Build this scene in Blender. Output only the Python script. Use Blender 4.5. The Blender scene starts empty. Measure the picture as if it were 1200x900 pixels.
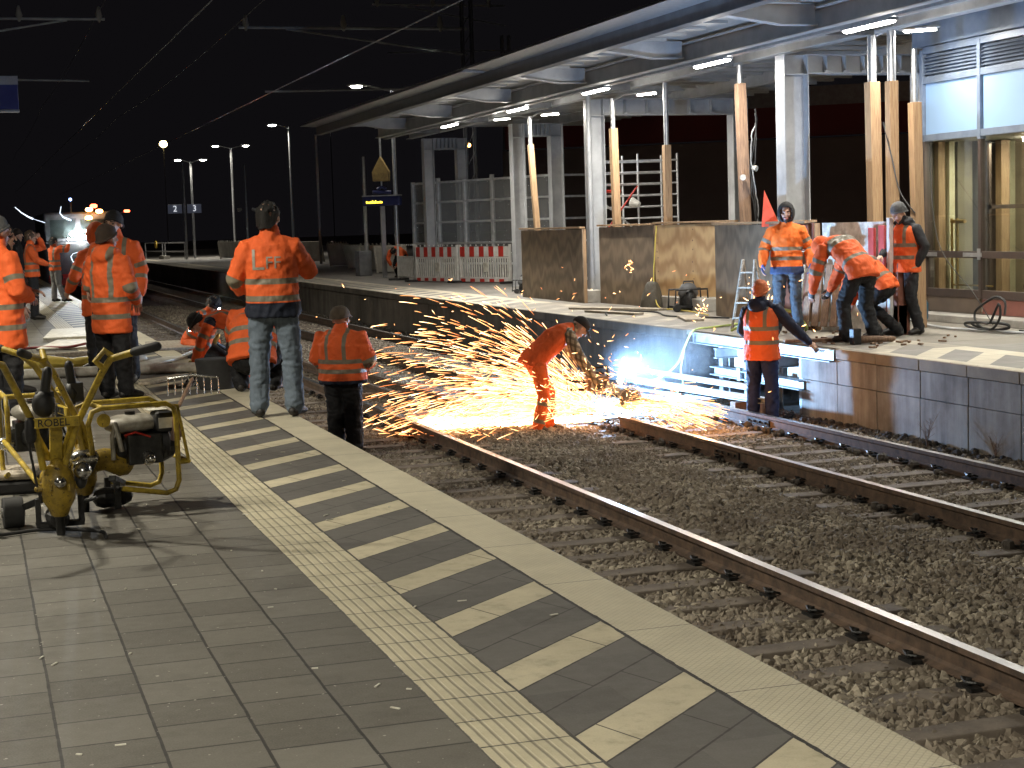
import bpy, bmesh, math, random
import numpy as np
from mathutils import Vector, Matrix, noise
from mathutils.bvhtree import BVHTree
random.seed(7)
V = Vector
S = bpy.context.scene
COL = S.collection
rad = math.radians
# ------------------------------------------------------------------ helpers
def tag(o, label=None, cat=None, group=None, kind=None):
    if label: o['label'] = label
    if cat: o['category'] = cat
    if group: o['group'] = group
    if kind: o['kind'] = kind
    return o
def empty(name, loc, label, cat, group=None, rz=0.0):
    o = bpy.data.objects.new(name, None); COL.objects.link(o)
    o.empty_display_size = 0.2; o.location = loc; o.rotation_euler = (0, 0, rz)
    return tag(o, label, cat, group)
class MB:
    """collects shapes that become ONE mesh"""
    def __init__(s): s.v = []; s.f = []; s.m = []; s.cur = 0
    def add(s, vs, fs):
        b = len(s.v); s.v.extend([tuple(p) for p in vs])
        for f in fs: s.f.append([b + i for i in f]); s.m.append(s.cur)
    def box(s, x0, y0, z0, x1, y1, z1, M=None):
        x0, x1 = min(x0, x1), max(x0, x1); y0, y1 = min(y0, y1), max(y0, y1); z0, z1 = min(z0, z1), max(z0, z1)
        vs = [V((x, y, z)) for z in (z0, z1) for y in (y0, y1) for x in (x0, x1)]
        if M is not None: vs = [M @ p for p in vs]
        s.add(vs, [(0,2,3,1),(4,5,7,6),(0,1,5,4),(2,6,7,3),(0,4,6,2),(1,3,7,5)])
    def beam(s, a, b, w, h, up=V((0,0,1))):
        """box from a to b, w across, h along up"""
        a = V(a); b = V(b); d = (b - a); L = d.length; d.normalize()
        x = d.cross(up)
        if x.length < 1e-4: x = V((1,0,0))
        x.normalize(); u = x.cross(d)
        M = Matrix((( x.x, d.x, u.x, a.x),(x.y, d.y, u.y, a.y),(x.z, d.z, u.z, a.z),(0,0,0,1)))
        s.box(-w/2, 0, -h/2, w/2, L, h/2, M)
    def ibeam(s, a, b, w, h, t=0.015, up=V((0,0,1))):
        a = V(a); b = V(b); d = (b-a).normalized(); x = d.cross(up)
        if x.length < 1e-4: x = V((1,0,0))
        u = x.normalized().cross(d)
        s.beam(a + u*(h/2-t/2), b + u*(h/2-t/2), w, t, up); s.beam(a - u*(h/2-t/2), b - u*(h/2-t/2), w, t, up)
        s.beam(a, b, t*0.8, h-2*t, up)
    def loft(s, pts, rs, n=10, side=None, cap=True):
        """tube through pts; rs = r or (a,b) per point, a along side vector"""
        pts = [V(p) for p in pts]; rs = [(r, r) if not isinstance(r, (tuple, list)) else r for r in rs]
        if cap:
            d0 = (pts[0]-pts[1]).normalized(); d1 = (pts[-1]-pts[-2]).normalized()
            r0 = min(rs[0]); r1 = min(rs[-1]); P = []; Rr = []
            for k in (0.97, 0.7): P.append(pts[0] + d0*r0*k); q = math.sqrt(1-k*k); Rr.append((rs[0][0]*q, rs[0][1]*q))
            P += pts; Rr += rs
            for k in ((0.7, 0.97) if cap is True else ()): P.append(pts[-1] + d1*r1*k); q = math.sqrt(1-k*k); Rr.append((rs[-1][0]*q, rs[-1][1]*q))
            pts, rs = P, Rr
        vs = []; prev = None
        for i, p in enumerate(pts):
            d = (pts[min(i+1, len(pts)-1)] - pts[max(i-1, 0)]).normalized()
            if side is not None: x = V(side)
            elif prev is not None: x = prev
            else: x = V((1,0,0)) if abs(d.x) < 0.9 else V((0,1,0))
            x = (x - d*x.dot(d))
            if x.length < 1e-4: x = d.orthogonal()
            x.normalize(); prev = x; y = d.cross(x)
            for k in range(n):
                t = 2*math.pi*k/n
                vs.append(p + x*(math.cos(t)*rs[i][0]) + y*(math.sin(t)*rs[i][1]))
        fs = []
        for i in range(len(pts)-1):
            for k in range(n):
                fs.append((i*n+k, i*n+(k+1) % n, (i+1)*n+(k+1) % n, (i+1)*n+k))
        fs.append(tuple(range(n-1, -1, -1))); fs.append(tuple((len(pts)-1)*n+k for k in range(n)))
        s.add(vs, fs)
    def tube(s, pts, r, n=8): s.loft(pts, [r]*len(pts), n, None, False)
    def ell(s, c, r, M=None, n=12, m=8):
        vs = []; fs = []; c = V(c)
        for i in range(m+1):
            ph = -math.pi/2 + math.pi*i/m
            for k in range(n):
                t = 2*math.pi*k/n
                p = V((math.cos(ph)*math.cos(t)*r[0], math.cos(ph)*math.sin(t)*r[1], math.sin(ph)*r[2])) + c
                vs.append(M @ p if M is not None else p)
        for i in range(m):
            for k in range(n):
                fs.append((i*n+k, i*n+(k+1) % n, (i+1)*n+(k+1) % n, (i+1)*n+k))
        s.add(vs, fs)
    def cyl(s, a, b, r, n=16, r2=None):
        s.loft([a, b], [r, r if r2 is None else r2], n, None, False)
    def prism(s, poly, a, b, M=None):
        """poly in xz plane extruded y a..b"""
        n = len(poly); vs = [V((x, a, z)) for x, z in poly] + [V((x, b, z)) for x, z in poly]
        if M is not None: vs = [M @ p for p in vs]
        s.add(vs, [tuple(range(n)), tuple(range(2*n-1, n-1, -1))] + [(i, n+i, n+(i+1) % n, (i+1) % n) for i in range(n)])
    def build(s, name, mats, parent=None, smooth=False, bevel=0.0, loc=None):
        me = bpy.data.meshes.new(name); me.from_pydata(s.v, [], s.f)
        if not isinstance(mats, (list, tuple)): mats = [mats]
        for m in mats: me.materials.append(m)
        me.polygons.foreach_set('material_index', s.m)
        bm = bmesh.new(); bm.from_mesh(me); bmesh.ops.remove_doubles(bm, verts=bm.verts, dist=1e-5)
        bmesh.ops.recalc_face_normals(bm, faces=bm.faces); bm.to_mesh(me); bm.free()
        me.update()
        o = bpy.data.objects.new(name, me); COL.objects.link(o)
        if parent: o.parent = parent
        if loc: o.location = loc
        if smooth:
            me.polygons.foreach_set('use_smooth', [True]*len(me.polygons))
            me.set_sharp_from_angle(angle=rad(50))
        if bevel:
            b = o.modifiers.new('b', 'BEVEL'); b.width = bevel; b.segments = 2; b.limit_method = 'ANGLE'; b.angle_limit = rad(40)
        return o
def copy_tree(o, parent=None):
    c = o.copy(); COL.objects.link(c)
    if parent is not None: c.parent = parent
    for ch in list(o.children): copy_tree(ch, c)
    return c
# ------------------------------------------------------------------ materials
def newmat(name):
    m = bpy.data.materials.new(name); m.use_nodes = True
    nt = m.node_tree; b = nt.nodes['Principled BSDF']
    return m, nt, b
def N(nt, t, **kw):
    n = nt.nodes.new(t)
    for k, v in kw.items():
        if k in n.inputs: n.inputs[k].default_value = v
        else: setattr(n, k, v)
    return n
def L(nt, a, b): nt.links.new(a, b)
def math_(nt, op, a, b=None, c=None):
    n = nt.nodes.new('ShaderNodeMath'); n.operation = op
    for i, x in enumerate((a, b, c)):
        if x is None: continue
        if hasattr(x, 'node'): L(nt, x, n.inputs[i])
        else: n.inputs[i].default_value = x
    return n.outputs[0]
def mix_(nt, f, a, b, blend='MIX'):
    n = nt.nodes.new('ShaderNodeMix'); n.data_type = 'RGBA'; n.blend_type = blend
    for sck, x in ((n.inputs[0], f), (n.inputs[6], a), (n.inputs[7], b)):
        if hasattr(x, 'node'): L(nt, x, sck)
        elif isinstance(x, (int, float)): sck.default_value = x
        else: sck.default_value = (*x, 1)
    return n.outputs[2]
def ramp_(nt, f, lo, hi):
    n = nt.nodes.new('ShaderNodeMapRange'); n.inputs[1].default_value = lo; n.inputs[2].default_value = hi
    L(nt, f, n.inputs[0]); return n.outputs[0]
def coords(nt, obj=False):
    g = nt.nodes.new('ShaderNodeTexCoord') if obj else nt.nodes.new('ShaderNodeNewGeometry')
    return g.outputs['Object'] if obj else g.outputs['Position']
def noise_(nt, vec, scale, detail=4, rough=0.55, sc=None):
    if sc:
        mp = nt.nodes.new('ShaderNodeMapping'); mp.inputs['Scale'].default_value = sc; L(nt, vec, mp.inputs[0]); vec = mp.outputs[0]
    n = nt.nodes.new('ShaderNodeTexNoise'); n.inputs['Scale'].default_value = scale
    n.inputs['Detail'].default_value = detail; n.inputs['Roughness'].default_value = rough
    L(nt, vec, n.inputs['Vector']); return n.outputs[0]
def bump_(nt, b, h, strength=0.3, dist=0.01):
    n = nt.nodes.new('ShaderNodeBump'); n.inputs['Strength'].default_value = strength
    n.inputs['Distance'].default_value = dist; L(nt, h, n.inputs['Height']); L(nt, n.outputs[0], b.inputs['Normal'])
def simple(name, c1, c2=None, scale=6.0, rough=0.6, metal=0.0, bump=0.0, bs=60.0, rvar=0.15, sc=None, obj=True, spec=0.5, lo=0.35, hi=0.65):
    m, nt, b = newmat(name); vec = coords(nt, obj)
    if c2 is None: c2 = tuple(x*0.7 for x in c1)
    n = noise_(nt, vec, scale, 6, 0.6, sc)
    L(nt, mix_(nt, ramp_(nt, n, lo, hi), c2, c1), b.inputs['Base Color'])
    b.inputs['Metallic'].default_value = metal; b.inputs['Specular IOR Level'].default_value = spec
    r = nt.nodes.new('ShaderNodeMapRange'); r.inputs[3].default_value = max(0.03, rough-rvar); r.inputs[4].default_value = min(1, rough+rvar)
    L(nt, n, r.inputs[0]); L(nt, r.outputs[0], b.inputs['Roughness'])
    if bump: bump_(nt, b, noise_(nt, vec, bs, 4), bump, 0.01)
    return m
def emit(name, c, st):
    m, nt, b = newmat(name); b.inputs['Base Color'].default_value = (*c, 1)
    b.inputs['Emission Color'].default_value = (*c, 1); b.inputs['Emission Strength'].default_value = st
    return m
M = {}
M['steel_grey'] = simple('steel_grey', (0.42,0.43,0.44), (0.30,0.31,0.32), 3, 0.45, 0.0, 0.08, 30)
M['steel_dark'] = simple('steel_dark', (0.13,0.135,0.14), (0.08,0.08,0.085), 4, 0.5, 0.0, 0.05, 30)
M['galv'] = simple('galv', (0.55,0.56,0.57), (0.40,0.41,0.42), 12, 0.38, 0.7, 0.05, 40)
M['alu'] = simple('alu', (0.75,0.76,0.77), (0.55,0.56,0.58), 8, 0.35, 0.8)
M['alu_matt'] = simple('alu_matt', (0.72,0.73,0.74), (0.52,0.53,0.55), 8, 0.5, 0.15)
M['dark_metal'] = simple('dark_metal', (0.05,0.05,0.05), (0.02,0.02,0.02), 15, 0.45, 0.5, 0.2, 60)
M['black'] = simple('black', (0.022,0.022,0.024), (0.010,0.010,0.011), 10, 0.55)
M['rubber'] = simple('rubber', (0.03,0.03,0.03), (0.018,0.018,0.018), 20, 0.75, 0, 0.1, 80)
M['timber'] = simple('timber', (0.40,0.265,0.145), (0.25,0.15,0.08), 5, 0.7, 0, 0.25, 40, sc=(12,12,0.7))
M['timber_old'] = simple('timber_old', (0.30,0.19,0.12), (0.15,0.09,0.06), 5, 0.75, 0, 0.3, 40, sc=(12,12,0.8))
M['wood_grey'] = simple('wood_grey', (0.42,0.37,0.29), (0.25,0.21,0.16), 4, 0.75, 0, 0.2, 40, sc=(8,1,8))
M['sleeper'] = simple('sleeper', (0.21,0.175,0.14), (0.10,0.08,0.065), 4, 0.85, 0, 0.5, 50)
M['ballast'] = simple('ballast', (0.30,0.26,0.21), (0.11,0.09,0.075), 2.2, 0.85, 0, 0.5, 60, obj=False)
M['earth'] = simple('earth', (0.10,0.085,0.07), (0.05,0.04,0.033), 9, 0.95, 0, 1.0, 30, obj=False)
M['yellow'] = simple('yellow', (0.62,0.43,0.03), (0.33,0.21,0.02), 14, 0.42, 0.15, 0.12, 50, lo=0.3, hi=0.5)
M['yellow_cast0'] = simple('yellow_cast', (0.50,0.33,0.03), (0.20,0.13,0.03), 18, 0.5, 0.2, 0.3, 60, lo=0.3, hi=0.6)
def paint(name, c, chip=.62):
    m, nt, b = newmat(name); vec = coords(nt, True); n = noise_(nt, vec, 14, 5, .65); n2 = noise_(nt, vec, 38, 5, .75)
    col = mix_(nt, ramp_(nt, n, .35, .65), tuple(x*.5 for x in c), c); k = ramp_(nt, n2, chip, chip+.03)
    gr = ramp_(nt, noise_(nt, vec, 6, 4, .7), .5, .68); col = mix_(nt, math_(nt, 'MULTIPLY', gr, .6), col, (.06,.045,.02))
    col = mix_(nt, k, col, (.05,.035,.025)); L(nt, col, b.inputs['Base Color']); b.inputs['Roughness'].default_value = .45
    L(nt, math_(nt, 'ADD', .3, math_(nt, 'MULTIPLY', n2, .4)), b.inputs['Roughness']); bump_(nt, b, n2, .25, .006); return m
M['yellow'] = paint('yellow', (0.54,0.38,0.035)); M['yellow_cast'] = paint('yellow_cast', (0.42,0.28,0.03), .58)
M['tank'] = simple('tank', (0.42,0.40,0.35), (0.25,0.23,0.19), 20, 0.4, 0.1, 0.1, 50)
M['chrome'] = simple('chrome', (0.7,0.69,0.66), (0.35,0.34,0.32), 30, 0.25, 0.95, 0.1, 60)
M['gold'] = simple('gold', (0.6,0.4,0.12), (0.35,0.22,0.06), 20, 0.35, 0.8)
M['red'] = simple('red', (0.62,0.035,0.02), (0.45,0.03,0.02), 10, 0.45)
M['white'] = simple('white', (0.78,0.77,0.73), (0.6,0.58,0.53), 6, 0.5)
M['white_dirty'] = simple('white_dirty', (0.72,0.70,0.62), (0.42,0.39,0.32), 9, 0.6, 0, 0.3, 30)
M['barrier_grey'] = simple('barrier_grey', (0.40,0.39,0.35), (0.26,0.25,0.22), 4, 0.7)
M['blue_plastic'] = simple('blue_plastic', (0.015,0.12,0.22), None, 4, 0.4)
M['bag_yellow'] = simple('bag_yellow', (0.75,0.60,0.12), (0.55,0.42,0.08), 9, 0.5, 0, 0.5, 12)
M['hose'] = simple('hose', (0.55,0.65,0.18), (0.4,0.5,0.12), 9, 0.4)
M['sign_blue'] = simple('sign_blue', (0.02,0.03,0.12), (0.015,0.02,0.09), 5, 0.35)
M['sign_frame'] = simple('sign_frame', (0.35,0.36,0.38), None, 5, 0.4, 0.5)
M['lamp_white'] = emit('lamp_white', (1.0,0.95,0.85), 45)
M['lamp_strip'] = emit('lamp_strip', (1.0,0.97,0.90), 40)
M['lamp_orange'] = emit('lamp_orange', (1.0,0.45,0.10), 18)
M['lamp_red'] = emit('lamp_red', (1.0,0.10,0.04), 10)
M['lamp_blue'] = emit('lamp_blue', (0.3,0.45,1.0), 6)
M['arc'] = emit('arc', (0.85,0.93,1.0), 90)
for k in ('lamp_white','lamp_strip','lamp_orange','lamp_red','lamp_blue','arc'): M[k].cycles.emission_sampling = 'NONE'
M['skin'] = None
# wood sheet (plywood) and concrete
def plywood(name, c1, c2, knots=False):
    m, nt, b = newmat(name); vec = coords(nt, True)
    n1 = noise_(nt, vec, 2.2, 5, 0.6, (1,1,0.35)); n2 = noise_(nt, vec, 1.2, 2, 0.5, (1,1,0.3))
    w = nt.nodes.new('ShaderNodeTexWave'); w.wave_type = 'RINGS'; w.inputs['Scale'].default_value = 1.6; w.inputs['Distortion'].default_value = 9
    w.inputs['Detail'].default_value = 3; w.inputs['Detail Scale'].default_value = 1.3
    mp = nt.nodes.new('ShaderNodeMapping'); mp.inputs['Scale'].default_value = (1.2,1.2,0.5); L(nt, vec, mp.inputs[0]); L(nt, mp.outputs[0], w.inputs[0])
    f = math_(nt, 'ADD', math_(nt, 'MULTIPLY', w.outputs['Fac'], 0.45), math_(nt, 'MULTIPLY', n1, 0.6))
    L(nt, mix_(nt, ramp_(nt, f, 0.25, 0.85), c2, c1), b.inputs['Base Color'])
    b.inputs['Roughness'].default_value = 0.7; bump_(nt, b, f, 0.2, 0.004); return m
M['ply_light'] = plywood('ply_light', (0.62,0.42,0.21), (0.38,0.22,0.10))
M['ply_dark'] = plywood('ply_dark', (0.27,0.20,0.13), (0.15,0.11,0.075))
M['ply_red'] = plywood('ply_red', (0.26,0.10,0.06), (0.16,0.06,0.04))
M['concrete'] = simple('concrete', (0.40,0.38,0.34), (0.24,0.225,0.20), 2.5, 0.85, 0, 0.25, 40, obj=False)
def blockmat():
    m, nt, b = newmat('block_concrete'); vec = coords(nt)
    n = noise_(nt, vec, 1.6, 6, 0.65); st = noise_(nt, vec, 5, 5, 0.6, (1,1.3,0.12)); fine = noise_(nt, vec, 90, 3)
    f = math_(nt, 'ADD', math_(nt, 'MULTIPLY', n, 0.55), math_(nt, 'MULTIPLY', st, 0.45))
    c = mix_(nt, ramp_(nt, f, 0.36, 0.62), (0.17,0.15,0.13), (0.44,0.42,0.39))
    L(nt, c, b.inputs['Base Color']); b.inputs['Roughness'].default_value = 0.85
    bump_(nt, b, math_(nt, 'ADD', fine, math_(nt, 'MULTIPLY', st, 1.5)), 0.35, 0.01); return m
M['block'] = blockmat()
def wallmat():
    m, nt, b = newmat('old_wall'); vec = coords(nt)
    n = noise_(nt, vec, 0.7, 6, 0.65); st = noise_(nt, vec, 3, 5, 0.6, (1,1.0,0.15))
    f = math_(nt, 'ADD', math_(nt, 'MULTIPLY', n, 0.6), math_(nt, 'MULTIPLY', st, 0.4))
    c = mix_(nt, ramp_(nt, f, 0.35, 0.65), (0.085,0.075,0.062), (0.25,0.225,0.185))
    L(nt, c, b.inputs['Base Color']); b.inputs['Roughness'].default_value = 0.9
    bump_(nt, b, noise_(nt, vec, 30, 4), 0.4, 0.01); return m
M['old_wall'] = wallmat()
# rails: polished head, rusty web (attribute-free: by height)
def railmat():
    m, nt, b = newmat('rail_steel'); vec = coords(nt)
    sp = nt.nodes.new('ShaderNodeSeparateXYZ'); L(nt, vec, sp.inputs[0]); g = nt.nodes.new('ShaderNodeNewGeometry')
    nz = nt.nodes.new('ShaderNodeSeparateXYZ'); L(nt, g.outputs['Normal'], nz.inputs[0])
    top = math_(nt, 'MULTIPLY', math_(nt, 'GREATER_THAN', sp.outputs[2], -0.772), math_(nt, 'GREATER_THAN', nz.outputs[2], 0.6))
    n = noise_(nt, vec, 9, 6, 0.65)
    rust = mix_(nt, ramp_(nt, n, 0.35, 0.65), (0.060,0.042,0.032), (0.15,0.098,0.066))
    L(nt, mix_(nt, top, rust, (0.34,0.33,0.32)), b.inputs['Base Color']); L(nt, math_(nt, 'MULTIPLY', top, 0.95), b.inputs['Metallic'])
    L(nt, math_(nt, 'SUBTRACT', 0.8, math_(nt, 'MULTIPLY', top, 0.46)), b.inputs['Roughness'])
    bump_(nt, b, noise_(nt, vec, 50, 4), 0.2, 0.005); return m
M['rail'] = railmat()
# platform paving: pavers, ribbed strip, hatched band and coping in one sheet, by world X / Y
def paving():
    m, nt, b = newmat('paving'); vec = coords(nt)
    sp = nt.nodes.new('ShaderNodeSeparateXYZ'); L(nt, vec, sp.inputs[0]); X, Y = sp.outputs[0], sp.outputs[1]
    wob = math_(nt, 'MULTIPLY', math_(nt, 'SUBTRACT', noise_(nt, vec, 3.0, 2), 0.5), 0.012)
    Xw = math_(nt, 'ADD', X, wob)
    def cell(x, size, off=0.0):
        t = math_(nt, 'DIVIDE', math_(nt, 'SUBTRACT', x, off), size); fr = math_(nt, 'FRACT', t)
        d = math_(nt, 'MULTIPLY', math_(nt, 'MINIMUM', fr, math_(nt, 'SUBTRACT', 1.0, fr)), size)
        return math_(nt, 'FLOOR', t), d
    def white(a, c):
        cb = nt.nodes.new('ShaderNodeCombineXYZ'); L(nt, a, cb.inputs[0]); L(nt, c, cb.inputs[1])
        w = nt.nodes.new('ShaderNodeTexWhiteNoise'); L(nt, cb.outputs[0], w.inputs[0]); return w.outputs[0]
    big = noise_(nt, vec, 0.9, 5, 0.6); fine = noise_(nt, vec, 140, 3); mid = noise_(nt, vec, 12, 5, 0.7)
    speck = math_(nt, 'GREATER_THAN', noise_(nt, vec, 34, 2), 0.72)
    stain = ramp_(nt, noise_(nt, vec, 1.9, 6, 0.7), 0.54, 0.68)
    # pavers
    cx, dx = cell(Xw, 0.3125, 0.188); offs = math_(nt, 'MULTIPLY', white(cx, math_(nt, 'MULTIPLY', cx, 3.0)), 0.28)
    cy, dy = cell(math_(nt, 'ADD', Y, offs), 0.28)
    jw = math_(nt, 'ADD', 0.0035, math_(nt, 'MULTIPLY', mid, 0.004))
    jx = math_(nt, 'LESS_THAN', dx, jw); jy = math_(nt, 'MULTIPLY', math_(nt, 'LESS_THAN', dy, math_(nt, 'ADD', .002, math_(nt, 'MULTIPLY', mid, 0.007))), 0.9)
    rnd = white(cx, cy)
    f1 = math_(nt, 'ADD', math_(nt, 'MULTIPLY', big, 0.7), math_(nt, 'MULTIPLY', rnd, 0.38))
    pav = mix_(nt, ramp_(nt, f1, 0.25, 0.85), (0.070,0.064,0.052), (0.158,0.149,0.125))
    pav = mix_(nt, math_(nt, 'MULTIPLY', math_(nt, 'SUBTRACT', fine, 0.4), 0.7), pav, (0.28,0.26,0.22))
    pav = mix_(nt, math_(nt, 'MULTIPLY', stain, .45), pav, (.055,.048,.038))
    pj = math_(nt, 'MAXIMUM', jx, jy)
    pav = mix_(nt, pj, pav, (0.02,0.018,0.015)); pav = mix_(nt, speck, pav, (0.36,0.34,0.30))
    # ribbed strip
    _, dr = cell(Xw, 0.0452, 1.432); cyt, dyt = cell(Y, 0.28, 0.13)
    cx2, dx2 = cell(Xw, 0.316, 1.432)
    rib = math_(nt, 'MULTIPLY', ramp_(nt, dr, 0.009, 0.002), 1.0)
    tj = math_(nt, 'MAXIMUM', math_(nt, 'LESS_THAN', math_(nt, 'ADD', dyt, math_(nt, 'MULTIPLY', math_(nt, 'SUBTRACT', mid, .5), .012)), 0.005), math_(nt, 'LESS_THAN', dx2, math_(nt, 'MULTIPLY', mid, .016)))
    dirt = ramp_(nt, noise_(nt, vec, 3.5, 6, 0.7), 0.35, 0.7)
    cream = mix_(nt, math_(nt, 'ADD', math_(nt, 'MULTIPLY', dirt, 0.8), math_(nt, 'MULTIPLY', white(cyt, cyt), 0.25)), (0.60,0.54,0.385), (0.40,0.36,0.25))
    cream = mix_(nt, math_(nt, 'MULTIPLY', math_(nt, 'SUBTRACT', fine, 0.35), 0.6), cream, (0.25,0.22,0.15))
    tac = mix_(nt, math_(nt, 'MULTIPLY', rib, 0.55), cream, (0.16,0.14,0.10)); tac = mix_(nt, tj, tac, (0.05,0.045,0.035))
    # hatched band
    s = math_(nt, 'SUBTRACT', Y, math_(nt, 'MULTIPLY', math_(nt, 'SUBTRACT', X, 1.76), 0.89))
    ch, _ = cell(s, 0.843, 4.61); fr = math_(nt, 'FRACT', math_(nt, 'DIVIDE', math_(nt, 'SUBTRACT', s, 4.61), 0.843))
    br = math_(nt, 'LESS_THAN', fr, 0.333)
    third = math_(nt, 'FRACT', math_(nt, 'MULTIPLY', fr, 3.0)); dth = math_(nt, 'MULTIPLY', math_(nt, 'MINIMUM', third, math_(nt, 'SUBTRACT', 1.0, third)), 0.281)
    u = math_(nt, 'ADD', X, math_(nt, 'MULTIPLY', Y, 0.35)); _, du = cell(math_(nt, 'ADD', u, math_(nt, 'MULTIPLY', math_(nt, 'FLOOR', math_(nt, 'MULTIPLY', fr, 3.0)), 0.21)), 0.72)
    hj = math_(nt, 'MAXIMUM', math_(nt, 'LESS_THAN', dth, math_(nt, 'ADD', .002, math_(nt, 'MULTIPLY', mid, .008))), math_(nt, 'LESS_THAN', du, 0.0035))
    hdark = mix_(nt, ramp_(nt, f1, 0.3, 0.8), (0.078,0.073,0.065), (0.122,0.115,0.103))
    hdark = mix_(nt, math_(nt, 'MULTIPLY', math_(nt, 'SUBTRACT', fine, 0.4), 0.6), hdark, (0.2,0.2,0.19))
    wear = math_(nt, 'MULTIPLY', ramp_(nt, noise_(nt, vec, 7, 6, .75), .52, .72), .55)
    hat = mix_(nt, br, hdark, mix_(nt, wear, cream, (.22,.19,.13))); hat = mix_(nt, hj, hat, (0.03,0.027,0.022))
    # coping
    _, dc = cell(Y, 0.953, 0.36)
    dg1 = math_(nt, 'ADD', Y, X); dg2 = math_(nt, 'SUBTRACT', Y, X); _, da = cell(dg1, 0.034); _, db = cell(dg2, 0.034)
    grid = math_(nt, 'MAXIMUM', ramp_(nt, da, 0.006, 0.001), ramp_(nt, db, 0.006, 0.001))
    cop = mix_(nt, math_(nt, 'MULTIPLY', dirt, 0.7), (0.60,0.55,0.41), (0.44,0.40,0.295)); cop = mix_(nt, math_(nt, 'MULTIPLY', grid, 0.22), cop, (0.16,0.14,0.10))
    cop = mix_(nt, math_(nt, 'LESS_THAN', dc, 0.003), cop, (0.07,0.06,0.05))
    c = mix_(nt, math_(nt, 'GREATER_THAN', X, 1.432), pav, tac); c = mix_(nt, math_(nt, 'GREATER_THAN', X, 1.752), c, hat)
    c = mix_(nt, math_(nt, 'GREATER_THAN', Xw, 2.386), c, cop)
    edge = math_(nt, 'LESS_THAN', math_(nt, 'ABSOLUTE', math_(nt, 'SUBTRACT', Xw, 2.386)), math_(nt, 'MULTIPLY', noise_(nt, vec, 9, 4, .7), .018))
    c = mix_(nt, edge, c, (0.02,0.018,0.015))
    L(nt, c, b.inputs['Base Color'])
    L(nt, math_(nt, 'ADD', 0.45, math_(nt, 'MULTIPLY', mid, 0.4)), b.inputs['Roughness'])
    inr = math_(nt, 'MULTIPLY', math_(nt, 'GREATER_THAN', X, 1.432), math_(nt, 'LESS_THAN', X, 1.752))
    cp = math_(nt, 'GREATER_THAN', X, 2.386)
    h = math_(nt, 'SUBTRACT', math_(nt, 'MULTIPLY', fine, 0.12), math_(nt, 'MULTIPLY', math_(nt, 'MULTIPLY', rib, inr), 0.9))
    h = math_(nt, 'SUBTRACT', h, math_(nt, 'MULTIPLY', math_(nt, 'MULTIPLY', grid, cp), 0.3))
    h = math_(nt, 'SUBTRACT', h, math_(nt, 'MULTIPLY', math_(nt, 'MULTIPLY', pj, math_(nt, 'LESS_THAN', X, 1.432)), 0.8))
    bump_(nt, b, h, 0.8, 0.006); return m
M['paving'] = paving()
def paving_far():
    m, nt, b = newmat('far_paving'); vec = coords(nt)
    sp = nt.nodes.new('ShaderNodeSeparateXYZ'); L(nt, vec, sp.inputs[0]); X, Y = sp.outputs[0], sp.outputs[1]
    mid = noise_(nt, vec, 1.1, 6, 0.65); fine = noise_(nt, vec, 60, 3)
    s = math_(nt, 'SUBTRACT', Y, math_(nt, 'MULTIPLY', X, 1.1)); fr = math_(nt, 'FRACT', math_(nt, 'DIVIDE', math_(nt, 'ADD', s, 0.12), 1.0))
    inb = math_(nt, 'MULTIPLY', math_(nt, 'GREATER_THAN', X, 10.12), math_(nt, 'LESS_THAN', X, 10.95))
    dark = math_(nt, 'MULTIPLY', math_(nt, 'GREATER_THAN', fr, 0.42), inb)
    cream = mix_(nt, ramp_(nt, mid, 0.3, 0.7), (0.46,0.41,0.31), (0.60,0.55,0.44))
    grey = mix_(nt, ramp_(nt, mid, 0.3, 0.7), (0.15,0.14,0.13), (0.28,0.265,0.24))
    c = mix_(nt, dark, cream, grey); c = mix_(nt, math_(nt, 'GREATER_THAN', X, 11.27), c, grey)
    mud = ramp_(nt, noise_(nt, vec, 0.8, 6, 0.65), 0.34, 0.50)
    near = math_(nt, 'MULTIPLY', math_(nt, 'GREATER_THAN', Y, 17.2), math_(nt, 'LESS_THAN', Y, 32))
    c = mix_(nt, math_(nt, 'MULTIPLY', mud, math_(nt, 'MULTIPLY', near, 0.82)), c, (0.20,0.18,0.15))
    t = math_(nt, 'DIVIDE', Y, 0.5); fy = math_(nt, 'FRACT', t); jl = math_(nt, 'LESS_THAN', math_(nt, 'MINIMUM', fy, math_(nt, 'SUBTRACT', 1.0, fy)), 0.012)
    tx = math_(nt, 'FRACT', math_(nt, 'DIVIDE', math_(nt, 'SUBTRACT', X, 10.12), 0.4)); jx = math_(nt, 'LESS_THAN', tx, 0.02)
    c = mix_(nt, math_(nt, 'MULTIPLY', math_(nt, 'MAXIMUM', jl, jx), 0.55), c, (0.05,0.045,0.04))
    L(nt, c, b.inputs['Base Color']); b.inputs['Roughness'].default_value = 0.7; bump_(nt, b, fine, 0.3, 0.006); return m
M['far_paving'] = paving_far()
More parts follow.
